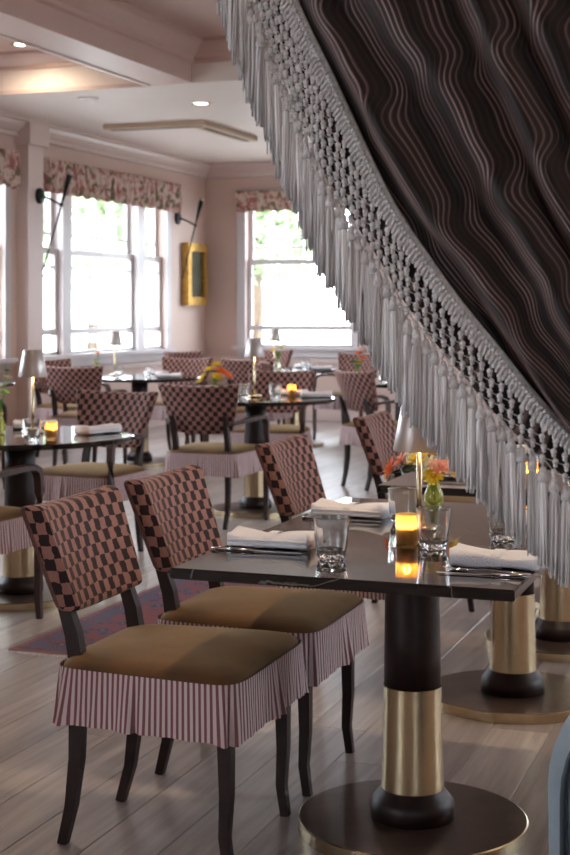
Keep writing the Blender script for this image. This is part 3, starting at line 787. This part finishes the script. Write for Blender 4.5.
# ================================================================== TABLE THINGS
def build_tumbler(seg=112):
    mb = MB()
    out = [(.026, 0), (.029, .002), (.0325, .010), (.036, .025), (.0385, .045), (.040, .065), (.0415, .090), (.042, .0985)]
    inn = [(.0405, .0995), (.0392, .090), (.0375, .065), (.0355, .045), (.032, .025), (.026, .016), (.010, .0145)]
    nr = 14
    def rf(a, z, k):
        if k >= len(out) or z > .096 or z < .003: return 1
        if z > .050: return 1 + .12 * (abs(math.sin(a * nr / 2)) - .6)
        ph = z / .018 * PI
        return 1 + .16 * (abs(math.sin(a * nr / 4 + ph / 2)) * abs(math.sin(a * nr / 4 - ph / 2)) - .4)
    # refine profile for the diamonds
    prof = []
    for (r0, z0_), (r1, z1_) in zip(out[:-1], out[1:]):
        for q in range(3): prof.append((r0 + (r1 - r0) * q / 3, z0_ + (z1_ - z0_) * q / 3))
    prof.append(out[-1]); n = len(prof); prof += inn
    lathe(mb, prof, seg, lambda a, z, k: rf(a, z, k if k < n else 99) if k < n else 1)
    me = mb.mesh('glass_body', 'crystal', True); me.set_sharp_from_angle(angle=math.radians(22)); return me
TUM = build_tumbler()
mb = MB(); lathe(mb, [(.0412, .0982), (.0418, .0995), (.0405, .1000), (.0400, .0985)], 40, cap=False); RIM = mb.mesh('rim', 'crystal', True)
def tumbler(x, y, label, z=TT): return inst([('glass_body', TUM, [])], 'tumbler', (x, y, z), random.uniform(0, 1), label, 'glass', 'cut crystal tumblers')
def build_napkin():
    """folded roll, long axis x, with a narrow band"""
    mb = MB(); L, Wd, nU, nV = .205, .098, 26, 24
    def ring(t):
        k = 1 - .06 * math.exp(-((t - .5) / .05) ** 2)
        flare = 1 + .10 * (abs(t - .5) * 2) ** 2
        return k, flare
    def fn(i, j):
        a = 2 * PI * i / nU; t = j / (nV - 1); k, fl_ = ring(t)
        e = 3.2; c, s = math.cos(a), math.sin(a)
        yy = Wd / 2 * fl_ * k * abs(c) ** (2 / e) * (1 if c >= 0 else -1)
        hh = .017 * k * (1 + .14 * math.sin(t * 9 + yy * 40))
        zz = hh * abs(s) ** (2 / e) * (1 if s >= 0 else -1)
        zz = zz + .017 if zz > 0 else max(zz + .017, .0005)
        zz += .006 * (abs(t - .5) * 2) ** 3 * (1 if s > 0 else 0) + .003 * math.sin(yy * 90 + t * 5) * (1 if s > 0 else 0)
        return (-L / 2 + L * t + .004 * math.sin(yy * 60), yy, zz), (0, 0)
    grid(mb, nU, nV, fn, closed=True); mb.f.append(tuple(reversed(range(nU)))); mb.f.append(tuple(range((nV - 1) * nU, nV * nU)))
    # two fold flaps along the side
    for k, zz in enumerate((.010, .021)):
        tube(mb, [(-L / 2 + .002, -Wd / 2 * 1.06, zz), (-L / 4, -Wd / 2 * 1.0, zz), (0, -Wd / 2 * .94, zz), (L / 4, -Wd / 2 * 1.0, zz), (L / 2 - .002, -Wd / 2 * 1.07, zz)], [.004, .0045, .004, .0045, .004], 6, rx=.005)
    return mb.mesh('folded_cloth', 'linen', True)
NAP = build_napkin()
mb = MB(); n = 24
def bandf(i, j):
    a = 2 * PI * i / n; e = 3.2; c, s = math.cos(a), math.sin(a)
    return ((-.011 + .022 * j, .0485 * abs(c) ** (2 / e) * (1 if c >= 0 else -1), max(.0003, .0178 + .0185 * abs(s) ** (2 / e) * (1 if s >= 0 else -1))), (0, 0))
grid(mb, n, 2, bandf, closed=True); BAND = mb.mesh('napkin_band', 'linen', True)
def napkin(x, y, rz, label, z=TT): return inst([('folded_cloth', NAP, []), ('napkin_band', BAND, [])], 'napkin', (x, y, z), rz, label, 'napkin', 'rolled white napkins')
def build_knife():
    mb = MB(); tube(mb, [(-.115, 0, .004), (-.06, 0, .005), (-.01, 0, .004)], [.004, .004, .003], 6, rx=[.006, .007, .005]); h = mb.mesh('handle', 'steel', True)
    mb = MB(); tube(mb, [(-.012, 0, .004), (.02, .001, .003), (.08, .002, .003), (.108, 0, .003), (.115, -.003, .003)], [.002, .0012, .001, .001, .0006], 4, rx=[.005, .009, .010, .007, .001], twist=PI / 4); b_ = mb.mesh('blade', 'steel')
    return [('handle', h, []), ('blade', b_, [])]
def build_fork():
    mb = MB(); tube(mb, [(-.10, 0, .003), (-.05, 0, .004), (.0, 0, .006), (.03, 0, .004), (.048, 0, .004)], [.002, .002, .002, .0015, .0012], 6, rx=[.007, .004, .003, .008, .011]); h = mb.mesh('handle', 'steel', True)
    out = [('handle', h, [])]
    mb0 = MB(); tube(mb0, [(.046, 0, .004), (.07, 0, .003), (.095, 0, .008)], .0013, 5)
    for k in range(4):
        mb = MB(); y = -.009 + .006 * k; tube(mb, [(.046, y, .004), (.07, y, .003), (.095, y, .008)], .0013, 5); out.append(('tine', mb.mesh('tine', 'steel', True), []))
    return out
KN, FK = build_knife(), build_fork()
def knife(x, y, rz, label): return inst(KN, 'knife', (x, y, TT), rz, label, 'knife', 'steel table knives')
def fork(x, y, rz, label): return inst(FK, 'fork', (x, y, TT), rz, label, 'fork', 'steel table forks')
def build_lamp(zs):
    """zs: underside of the shade above the table"""
    parts = []
    mb = MB(); lathe(mb, [(.048, 0), (.05, .002), (.05, .012), (.046, .015), (.012, .017)], 36); parts.append(('lamp_base', mb.mesh('lamp_base', 'brass', True), []))
    mb = MB(); tube(mb, [(0, 0, .015), (0, 0, .10), (0, 0, zs + .07)], .0075, 14); parts.append(('stem', mb.mesh('stem', 'brass', True), []))
    mb = MB(); lathe(mb, [(.068, zs), (.0685, zs + .001), (.045, zs + .126), (.043, zs + .128), (.008, zs + .128)], 48, cap=False); lathe(mb, [(.008, zs + .125), (.042, zs + .125), (.066, zs + .001), (.068, zs)], 48, cap=False); parts.append(('lamp_shade', mb.mesh('lamp_shade', 'shade', True), []))
    mb = MB(); ell(mb, (0, 0, zs + .084), (.016, .016, .02), 12, 8); parts.append(('bulb', mb.mesh('bulb', 'lamp_glow', True), []))
    return parts
LAMPS = {.215: build_lamp(.215), .265: build_lamp(.265)}
def lamp(x, y, label, power=1.2, zs=.265):
    r = inst(LAMPS[zs], 'table_lamp', (x, y, TT), 0, label, 'table lamp', 'small cordless table lamps')
    l = bpy.data.lights.new('table_lamp_light', 'POINT'); l.energy = power * .35; l.color = (1, .68, .36); l.shadow_soft_size = .02
    o = bpy.data.objects.new('table_lamp_light', l); C.objects.link(o); o.parent = r; o.location = (.022, -.022, zs + .03)
    return r
def build_votive():
    mb = MB(); lathe(mb, [(.022, 0), (.026, .002), (.0275, .01), (.0285, .075), (.0285, .0765), (.0268, .0765), (.0255, .012), (.006, .009)], 36); g = mb.mesh('glass_cup', 'amber_glass', True)
    mb = MB(); lathe(mb, [(.023, .012), (.024, .014), (.024, .044), (.021, .046), (.006, .045)], 24); w_ = mb.mesh('candle', 'wax', True)
    mb = MB(); lathe(mb, [(.001, .048), (.0042, .054), (.004, .060), (.0004, .070)], 10); f_ = mb.mesh('flame', 'flame', True)
    return [('glass_cup', g, []), ('candle', w_, [('flame', f_)])]
VOT = build_votive()
def votive(x, y, label, power=.5):
    r = inst(VOT, 'votive_candle', (x, y, TT), 0, label, 'candle', 'votive candles')
    l = bpy.data.lights.new('candle_light', 'POINT'); l.energy = power; l.color = (1, .5, .16); l.shadow_soft_size = .01
    o = bpy.data.objects.new('candle_light', l); C.objects.link(o); o.parent = r; o.location = (0, 0, .060)
    return r
mb = MB(); lathe(mb, [(.020, 0), (.024, .002), (.029, .018), (.028, .040), (.018, .062), (.0155, .080), (.019, .098), (.0175, .098), (.014, .080), (.0165, .062), (.026, .040), (.027, .018), (.008, .006)], 32); VASE = mb.mesh('glass_vase', 'vase_glass', True)
def vase(x, y, label, blooms, hgt=.0, z=TT):
    """blooms: (dx, dy, dz, radius, colour)"""
    r = empty('flower_vase', (x, y, z)); tag(r, label, 'flowers', 'bud vases with flowers')
    link('glass_vase', VASE, r)
    for k, (dx, dy, dz, rad, col) in enumerate(blooms):
        c = Vector((dx, dy, dz)); mb = MB()
        tube(mb, [(random.uniform(-.006, .006), random.uniform(-.006, .006), .02), (dx * .15, dy * .15, .10), (dx * .6, dy * .6, .10 + (dz - .10) * .6), (dx, dy, dz - rad * .3)], .0016, 5)
        st = link('stem', mb.mesh('stem', 'leaf', True), r)
        mb = MB(); ax = (c - Vector((0, 0, .06))).normalized(); q = ax.to_track_quat('Z', 'Y').to_matrix()
        npet = 13
        for lay, (n_, rr, tiltp) in enumerate(((npet, 1.0, .25), (9, .72, .75))):
            for m_ in range(n_):
                a = 2 * PI * (m_ + .5 * lay) / n_ + random.uniform(-.1, .1); R_ = q @ Matrix.Rotation(a, 3, 'Z')
                t = tiltp + random.uniform(-.15, .15); l = rad * rr
                pts = [(0, 0, 0), (.45 * l, -.20 * l, .45 * l * t), (l, -.10 * l, l * t * .8), (l, .10 * l, l * t * .8), (.45 * l, .20 * l, .45 * l * t), (.5 * l, 0, .38 * l * t)]
                mb.add([c + R_ @ Vector(p) for p in pts], [(0, 1, 5), (0, 5, 4), (1, 2, 5), (2, 3, 5), (3, 4, 5)])
        ell(mb, c + ax * rad * .18, (rad * .28,) * 3, 8, 5)
        link('bloom', mb.mesh('bloom', col), st)
    for k in range(5):
        a = random.uniform(0, 2 * PI); mb = MB(); R_ = Matrix.Rotation(a, 3, 'Z'); l = random.uniform(.05, .08)
        pts = [(.004, 0, .09), (.015, -.010, .09 + l * .5), (.03, -.004, .09 + l), (.036, 0, .09 + l * 1.15), (.03, .004, .09 + l), (.015, .010, .09 + l * .5)]
        mb.add([R_ @ Vector(p) for p in pts], [(0, 1, 5), (1, 2, 4, 5), (2, 3, 4)]); link('leaf', mb.mesh('leaf', 'leaf'), r)
PO, PP, PY, PWH = 'petal_orange', 'petal_pink', 'petal_yellow', 'petal_white'
# --- front table
tumbler(-1.035, 3.205, 'crystal tumbler standing alone at the front of the nearest table')
tumbler(-.848, 3.43, 'crystal tumbler right of the votive candle on the nearest table')
tumbler(-1.020, 3.79, 'crystal tumbler below the orange flower, left of the front lamp stem')
tumbler(-.715, 3.62, 'crystal tumbler half hidden by tassels behind the right napkin')
napkin(-1.225, 3.335, .03, 'rolled white napkin nearest the front left corner of the nearest table')
napkin(-1.20, 3.905, -.03, 'rolled white napkin at the far left place of the nearest table')
napkin(-.652, 3.25, PI + .03, 'rolled white napkin at the right end of the nearest table')
napkin(-.70, 3.93, PI, 'rolled white napkin hidden by tassels at the far right place of the nearest table')
knife(-1.235, 3.245, .02, 'steel knife in front of the front left napkin'); fork(-1.225, 3.43, 0, 'steel fork behind the front left napkin')
knife(-1.20, 3.81, -.02, 'steel knife in front of the far left napkin'); fork(-1.20, 3.995, 0, 'steel fork behind the far left napkin')
fork(-.665, 3.165, PI - .06, 'steel fork in front of the right napkin'); knife(-.650, 3.125, PI + .04, 'steel knife nearest the right front corner of the table')
votive(-.925, 3.47, 'amber glass votive candle on the nearest table', .38)
lamp(-.945, 3.67, 'small lamp with pale cone shade on the nearest table, left of the tassels', 1.6, .215)
vase(-1.03, 4.17, 'bud vase of orange and yellow flowers behind the front lamp', [(-.115, -.05, .112, .040, PO), (-.09, -.03, .135, .034, PP), (-.035, -.03, .142, .042, PY), (-.010, -.04, .125, .038, PWH), (.0, .03, .150, .038, PY), (.030, -.04, .122, .040, PP), (.05, .0, .105, .036, PY), (.012, -.055, .098, .034, PY)])
# --- second table row
napkin(-1.14, 4.92, 0, 'rolled white napkin on the second table behind the front lamp'); tumbler(-.98, 5.02, 'crystal tumbler on the second table')
napkin(-1.12, 5.83, 0, 'rolled white napkin on the third table'); lamp(-.90, 5.95, 'small lamp on the third table hidden by tassels', .8)
votive(-.86, 4.80, 'votive candle glinting through the net on the second table', .6)
# --- left round table
tumbler(-3.22, 5.66, 'tumbler right of the left lamp stem on the left round table'); tumbler(-3.50, 5.78, 'tumbler left of the left lamp stem')
votive(-3.20, 5.80, 'votive candle on the left round table', .5)
lamp(-3.425, 6.03, 'small lamp with pale cone shade on the left round table', 1.4)
napkin(-3.13, 6.12, 1.2, 'rolled white napkin at the right of the left round table'); napkin(-3.48, 5.58, .3, 'rolled white napkin at the left edge of the left round table')
napkin(-3.55, 6.27, .5, 'rolled white napkin at the back of the left round table')
vase(-3.58, 5.99, 'bud vase of white flowers and greenery at the left edge', [(0, 0, .22, .03, PWH), (.03, .02, .26, .026, PWH), (-.03, .0, .18, .03, PWH), (.04, -.02, .19, .026, 'leaf'), (.02, .03, .29, .024, 'leaf'), (-.01, -.03, .15, .026, PY)])
# --- middle round table
lamp(-3.45, 9.02, 'small lamp with pale cone shade on the middle round table', 1.4)
vase(-3.61, 8.72, 'bud vase of yellow and orange flowers on the middle round table', [(-.08, -.02, .13, .050, PY), (-.03, -.02, .19, .050, PY), (.05, -.02, .18, .048, PO), (.085, .0, .155, .044, PO), (.0, .03, .22, .046, PY), (.03, -.04, .145, .042, PY)])
tumbler(-3.47, 8.86, 'tumbler left of the lamp on the middle round table'); tumbler(-3.27, 8.93, 'tumbler right of the lamp on the middle round table')
napkin(-3.06, 9.15, .4, 'rolled white napkin at the right of the middle round table'); napkin(-3.30, 9.33, 0, 'rolled white napkin at the back of the middle round table')
votive(-3.27, 9.25, 'votive candle on the middle round table', .4)
# --- far tables
def far_set(cx, cyy, nm, lampxy=None, vs=None, vl=None, nap=2):
    tumbler(cx - .12, cyy - .18, 'left tumbler on the ' + nm); tumbler(cx + .16, cyy - .12, 'right tumbler on the ' + nm)
    napkin(cx + .30, cyy - .05, .5, 'rolled white napkin at the right of the ' + nm)
    if nap > 1: napkin(cx + .02, cyy + .30, -.3, 'rolled white napkin at the back of the ' + nm)
    if lampxy: lamp(lampxy[0], lampxy[1], 'small lamp with pale cone shade on the ' + nm, 1.0)
    if vs: vase(vs[0], vs[1], vl, vs[2])
far_set(-5.45, 11.45, 'table before the three part side window', (-5.74, 11.55), (-5.78, 11.30, [(0, 0, .20, .036, PO), (.01, .0, .245, .02, 'leaf'), (-.02, 0, .12, .03, PY)]), 'bud vase with one orange flower before the side window')
far_set(-4.75, 13.5, 'table before the single far window', (-5.02, 13.68), (-4.93, 13.55, [(-.05, 0, .18, .045, PY), (.03, 0, .2, .045, PY), (.06, 0, .24, .035, PWH), (0, 0, .26, .035, PWH)]), 'bud vase of yellow flowers before the far window')
far_set(-3.05, 11.35, 'far round table beside the tassels', None, (-3.37, 11.13, [(0, 0, .23, .046, PO), (.035, 0, .19, .044, PO), (-.03, 0, .16, .04, 'leaf'), (.0, .02, .15, .04, PY), (.02, 0, .26, .036, PP)]), 'bud vase of orange flowers left of the tassels')
far_set(-6.45, 10.0, 'table behind the left lamp', None, None, None, 1)

# ================================================================== LEATHER TUB CHAIR at the right edge
p = on_y(545, 800, 2.60)
tx = p.x + .31
r = empty('leather_armchair', (tx, 2.60, 0), 0); tag(r, 'blue grey leather armchair cut off at the lower right corner', 'chair')
def rr_outline(hw, z0, zt, rad, n=10):
    pts = [(-hw, z0)]
    for k in range(n + 1): a = PI - PI / 2 * k / n; pts.append((-hw + rad + rad * math.cos(a), zt - rad + rad * math.sin(a)))
    for k in range(n + 1): a = PI / 2 - PI / 2 * k / n; pts.append((hw - rad + rad * math.cos(a), zt - rad + rad * math.sin(a)))
    pts.append((hw, z0)); return pts
def slab(hw, z0, zt, rad, y0, y1, bev, tap=0.02):
    mb = MB(); o_ = rr_outline(hw, z0, zt, rad); i_ = rr_outline(hw - bev, z0 + bev, zt - bev, rad - bev)
    n = len(o_); rows = [(i_, y0), (o_, y0 + bev), (o_, y1 - bev), (i_, y1)]
    v = [(x * (1 - tap * (1 if z < .3 else 0)), y, z) for q, y in rows for x, z in q]
    f = [tuple(range(n)), tuple(reversed(range(3 * n, 4 * n)))]
    for k in range(3):
        for j in range(n): f.append((k * n + j, k * n + (j + 1) % n, (k + 1) * n + (j + 1) % n, (k + 1) * n + j))
    mb.add(v, [tuple(reversed(q)) for q in f]); return mb
link('back_shell', slab(.31, .16, .72, .24, 0, .14, .03).mesh('back_shell', 'leather', True), r)
link('back_panel', slab(.27, .19, .685, .215, -.012, .05, .012).mesh('back_panel', 'leather_panel', True), r)
mb = MB(); q = [(x, -.002, z) for x, z in rr_outline(.278, .185, .693, .222)]; tube(mb, q, .006, 6, up=(0, 1, 0)); link('piping', mb.mesh('piping', 'leather_seam', True), r)
for s_ in (-1, 1):
    mb = MB(); box(mb, (s_ * .25 - .06, .12, .16), (s_ * .25 + .06, .62, .56), .05); link('arm', mb.mesh('arm', 'leather', True), r)
mb = MB(); box(mb, (-.20, .12, .20), (.20, .64, .44), .04); link('seat', mb.mesh('seat', 'leather', True), r)
for sx_ in (-1, 1):
    for yy in (.06, .56):
        mb = MB(); tube(mb, [(sx_ * .24, yy, .19), (sx_ * .25, yy, 0)], [.022, .014], 8); link('leg', mb.mesh('leg', 'dark_wood', True), r)

# ================================================================== CURTAIN
YC = 2.08
EDGE = [(178, -470), (192, -380), (212, -290), (236, -190), (264, -95), (295, 0), (339, 93), (391, 200), (430, 260), (463, 306), (500, 352), (538, 400), (570, 434), (620, 480), (680, 522), (750, 552), (800, 562)]
OUT_ = [(1120, -470), (1115, -380), (1108, -290), (1098, -190), (1085, -95), (1068, 0), (1045, 93), (1018, 200), (1000, 260), (985, 306), (968, 352), (950, 400), (935, 434), (910, 470), (880, 500), (855, 520), (835, 530)]
def resample(P, step):
    V = [Vector(p) for p in P]; acc = [0]
    for a, b_ in zip(V[:-1], V[1:]): acc.append(acc[-1] + (b_ - a).length)
    return V, acc
def catmull(P, u):
    n = len(P) - 1; u = max(0, min(n - 1e-6, u)); i = int(u); t = u - i
    g = lambda k: Vector(P[max(0, min(n, k))])
    p0, p1, p2, p3 = g(i - 1), g(i), g(i + 1), g(i + 2)
    return .5 * ((2 * p1) + (p2 - p0) * t + (2 * p0 - 5 * p1 + 4 * p2 - p3) * t * t + (3 * p1 - p0 - 3 * p2 + p3) * t ** 3)
cur = empty('curtain', on_y(560, 1000, YC)); cur.location.z = 0
tag(cur, 'dark draped curtain with meandering lines and a grey tasselled fringe', 'curtain')
CB = Vector(cur.location)
def fold_depth(t, s):
    fr_ = t * 10.2 + .45 * math.sin(s * .55) + .15 * math.sin(t * 23)
    amp = .085 * (1 - .45 * s / 16); e_ = min(1, t / .055); e_ = e_ * e_ * (3 - 2 * e_)
    return e_ * (-amp * (math.cos(2 * PI * fr_) - 1) * .5 + .012 * math.sin(t * 31 + s) + .006 * math.sin(s * 2.1 + t * 9)) + .01
nS, nT = 110, 230
arc = [0.0]
Epts = [catmull(EDGE, 16 * k / (nS - 1)) for k in range(nS)]
E3 = [on_y(p.x, p.y, YC) for p in Epts]
for a, b_ in zip(E3[:-1], E3[1:]): arc.append(arc[-1] + (b_ - a).length)
mb = MB()
def fc(i, j):
    s = 16 * j / (nS - 1); t = i / (nT - 1)
    e = catmull(EDGE, s); o_ = catmull(OUT_, s); q = e.lerp(o_, t)
    p = on_y(q.x, q.y, YC); p.y -= fold_depth(t, s) - .004
    wid = (on_y(o_.x, o_.y, YC) - on_y(e.x, e.y, YC)).length
    return p - CB, (t * 1.25, arc[j])
grid(mb, nT, nS, fc)
o = link('drape', mb.mesh('drape', 'curtain_cloth', True), cur)
md = o.modifiers.new('thick', 'SOLIDIFY'); md.thickness = .004; md.offset = 1
# trim band along the edge: flat braid core plus a row of slanted stitches
def edge_at(L):     # arc length -> (point, tangent, spline parameter)
    k = 0
    lo, hi = 0, nS - 1
    while hi - lo > 1:
        md_ = (lo + hi) // 2
        if arc[md_] <= L: lo = md_
        else: hi = md_
    q = (L - arc[lo]) / (arc[hi] - arc[lo]); p = E3[lo].lerp(E3[hi], q); return p, (E3[hi] - E3[lo]).normalized(), 16 * (lo + q) / (nS - 1)
TOT = arc[-1]; BW = .021
def und(L): return .006 * math.sin(L * 9)
def bandpt(L, w):   # w metres outward (down-left) from the edge
    p, t, s = edge_at(L); n_ = Vector((t.z, 0, -t.x))
    if n_.x > 0: n_ = -n_
    q = p + n_ * w; q.y = YC - .016 + und(L); return q, t, n_
mb = MB(); nb = 150
def fb(i, j):
    L = TOT * .995 * j / (nb - 1); w = [0, .0, BW * .5, BW, BW, BW * .5][i]; dy = [.004, -.004, -.006, -.003, .004, .005][i]
    q, t, n_ = bandpt(L, w - (.007 if i < 2 else .004)); q.y += dy; return q - CB, (0, 0)
grid(mb, 6, nb, fb, closed=True); tb = link('trim_band', mb.mesh('trim_band', 'yarn_braid', True), cur, label='grey woven braid edging')
mb = MB(); L = .004
while L < TOT * .99:
    for w, rr in ((.001, .0038), (.0075, .0058), (.0145, .0058)):
        q, t, n_ = bandpt(L + (.003 if rr < .005 else 0) + w * .35, w); q.y -= .007
        ang = math.atan2(t.z, t.x) + (.5 if w < .015 else -.5)
        ell(mb, q - CB, (.0033 if rr > .005 else .0038, .0042, rr), 7, 5, Matrix.Rotation(-ang, 3, 'Y'))
    L += .0076
o = link('braid_stitches', mb.mesh('braid_stitches', 'yarn_braid', True), tb); o['kind'] = 'stuff'; o['label'] = 'close row of braid stitches'
# fringe: knotted net columns, then knots and tassels
KNOT = [(150, -400), (166, -300), (188, -200), (214, -100), (245, 0), (263, 47), (286, 105), (317, 180), (371, 266), (407, 324), (447, 374), (486, 420), (507, 443), (538, 471), (561, 490), (610, 530), (680, 575), (760, 610)]
def knot_y(px):
    for (a, ya), (b_, yb) in zip(KNOT[:-1], KNOT[1:]):
        if a <= px <= b_: return ya + (yb - ya) * (px - a) / (b_ - a)
    return None
def band_bottom(px):    # lower side of the braid at image column px
    best = None
    for k in range(300):
        L = TOT * k / 299; q, t, n_ = bandpt(L, BW - .006); yield L, q
BB = [q for L, q in band_bottom(0)]
def bb_z(x):
    for a, b_ in zip(BB[:-1], BB[1:]):
        if min(a.x, b_.x) <= x <= max(a.x, b_.x) and abs(b_.x - a.x) > 1e-9: return a.z + (b_.z - a.z) * (x - a.x) / (b_.x - a.x)
    return None
def build_tassel(seed):
    rnd = random.Random(seed); mb = MB(); Ln = .128
    for k in range(34):
        rr = .0068 * math.sqrt((k + .5) / 34); a = k * 2.399963
        x0, y0 = rr * .62 * math.cos(a), rr * .62 * math.sin(a); x1, y1 = rr * math.cos(a), rr * math.sin(a)
        l = Ln * rnd.uniform(.93, 1.03); w1, w2 = rnd.uniform(-.0022, .0022), rnd.uniform(-.0022, .0022)
        tube(mb, [(x0 * .6, y0 * .6, -.004), (x0 * 1.35, y0 * 1.35, -.014), (x1 + w1 * .3, y1 + w2 * .3, -.04), (x1 + w1, y1, -l * .66), (x1 * 1.06 + w1, y1 * 1.06 + w2, -l)], [.0012, .0017, .0017, .0016, .0011], 5)
    return mb.mesh('tassel', 'yarn', True)
TAS = [build_tassel(k) for k in range(4)]
mb = MB(); lathe(mb, [(.002, .013), (.0045, .011), (.0052, .006), (.0072, .0), (.0080, -.005), (.0066, -.009), (.004, -.010)], 12, lambda a, z, k: 1 + .10 * math.sin(a * 4 + z * 300)); KN_ = mb.mesh('tassel_knot', 'yarn_braid', True)
net = MB(); KP = [on_y(x, y, YC - .02) for x, y in KNOT]
kacc = [0.0]
for a, b_ in zip(KP[:-1], KP[1:]): kacc.append(kacc[-1] + (b_ - a).length)
def kpt(L):
    for k in range(len(kacc) - 1):
        if kacc[k] <= L <= kacc[k + 1]: return KP[k].lerp(KP[k + 1], (L - kacc[k]) / (kacc[k + 1] - kacc[k]))
    return KP[-1]
L = .01; prev = None; idx = 0
while L < kacc[-1] - .01:
    p = kpt(L) + Vector((random.uniform(-.001, .001), random.uniform(-.005, .004) + und(L), random.uniform(-.002, .002)))
    zt = bb_z(p.x)
    tz = link('tassel', TAS[idx % 4], cur, p - CB, (random.uniform(-.02, .02), random.uniform(-.02, .02), random.uniform(0, 6.28)))
    link('tassel_knot', KN_, tz)
    if zt is not None and zt > p.z + .02:
        step = .0145; z = p.z + .0175 + (step / 2 if idx % 2 else 0); col = []; k = 0
        while z < zt - .002:
            off = .0010 * (1 if k % 2 else -1)
            c = Vector((p.x + off, YC - .022 + und(L) + .002 * (k % 2), z)); col.append(c); z += step; k += 1
        for c in col:
            ell(net, c - CB + Vector((0, -.001, .0015)), (.0046, .0048, .0048), 8, 6)
            ell(net, c - CB + Vector((0, -.001, -.0042)), (.0036, .0040, .0036), 7, 5)
        pts = [p + Vector((0, 0, .008))] + col + [Vector((p.x, YC - .014, zt + .004))]
        tube(net, [q - CB for q in pts], .0018, 5)
        if prev:
            for a, c in enumerate(col[:-1]):
                b_ = min(prev, key=lambda q: abs(q.z - (c.z + .009)))
                if abs(b_.z - c.z) < .03: tube(net, [c - CB + Vector((0, .004, 0)), (c + b_) / 2 - CB + Vector((0, .007, 0)), b_ - CB + Vector((0, .004, 0))], .0011, 4)
        prev = col
    L += .0205; idx += 1
o = link('fringe_net', net.mesh('fringe_net', 'yarn_braid', True), cur); o['kind'] = 'stuff'; o['label'] = 'knotted openwork net of grey cord above the tassels'
# dark cloth strip added behind the openwork so its gaps read dark
hx = [kpt(kacc[-1] * k / 219) for k in range(220)]
hx = [(q, bb_z(q.x)) for q in hx]; hx = [(q, z) for q, z in hx if z is not None and z > q.z + .02]
mb = MB()
def fh(i, j):
    q, z = hx[i]; zb_ = q.z + .016; zt_ = z + .018
    return Vector((q.x, YC + .008 + .004 * math.sin(i * .5) * (1 - j / 5), zb_ + (zt_ - zb_) * j / 5)) - CB, (i * .004, j * .02)
grid(mb, len(hx), 6, fh)
o = link('dark_backing', mb.mesh('dark_backing', 'curtain_cloth', True), cur, label='dark cloth added behind the knotted net to darken its gaps')
md = o.modifiers.new('thick', 'SOLIDIFY'); md.thickness = .003
# rod and tie-back that carry the curtain, above and beside the view
r = empty('curtain_rod', (-.8, YC, 2.64)); tag(r, 'dark metal curtain rod above the opening, over the top edge', 'rod')
mb = MB(); tube(mb, [(-1.3, 0, 0), (1.6, 0, 0)], .016, 12); link('rod', mb.mesh('rod', 'black_metal', True), r)
for x in (-1.2, 1.5):
    mb = MB(); box(mb, (x - .01, 0, -.02), (x + .01, YP - YC, .02)); link('bracket', mb.mesh('bracket', 'black_metal'), r)
print('planks', nvis, 'tassels', idx)
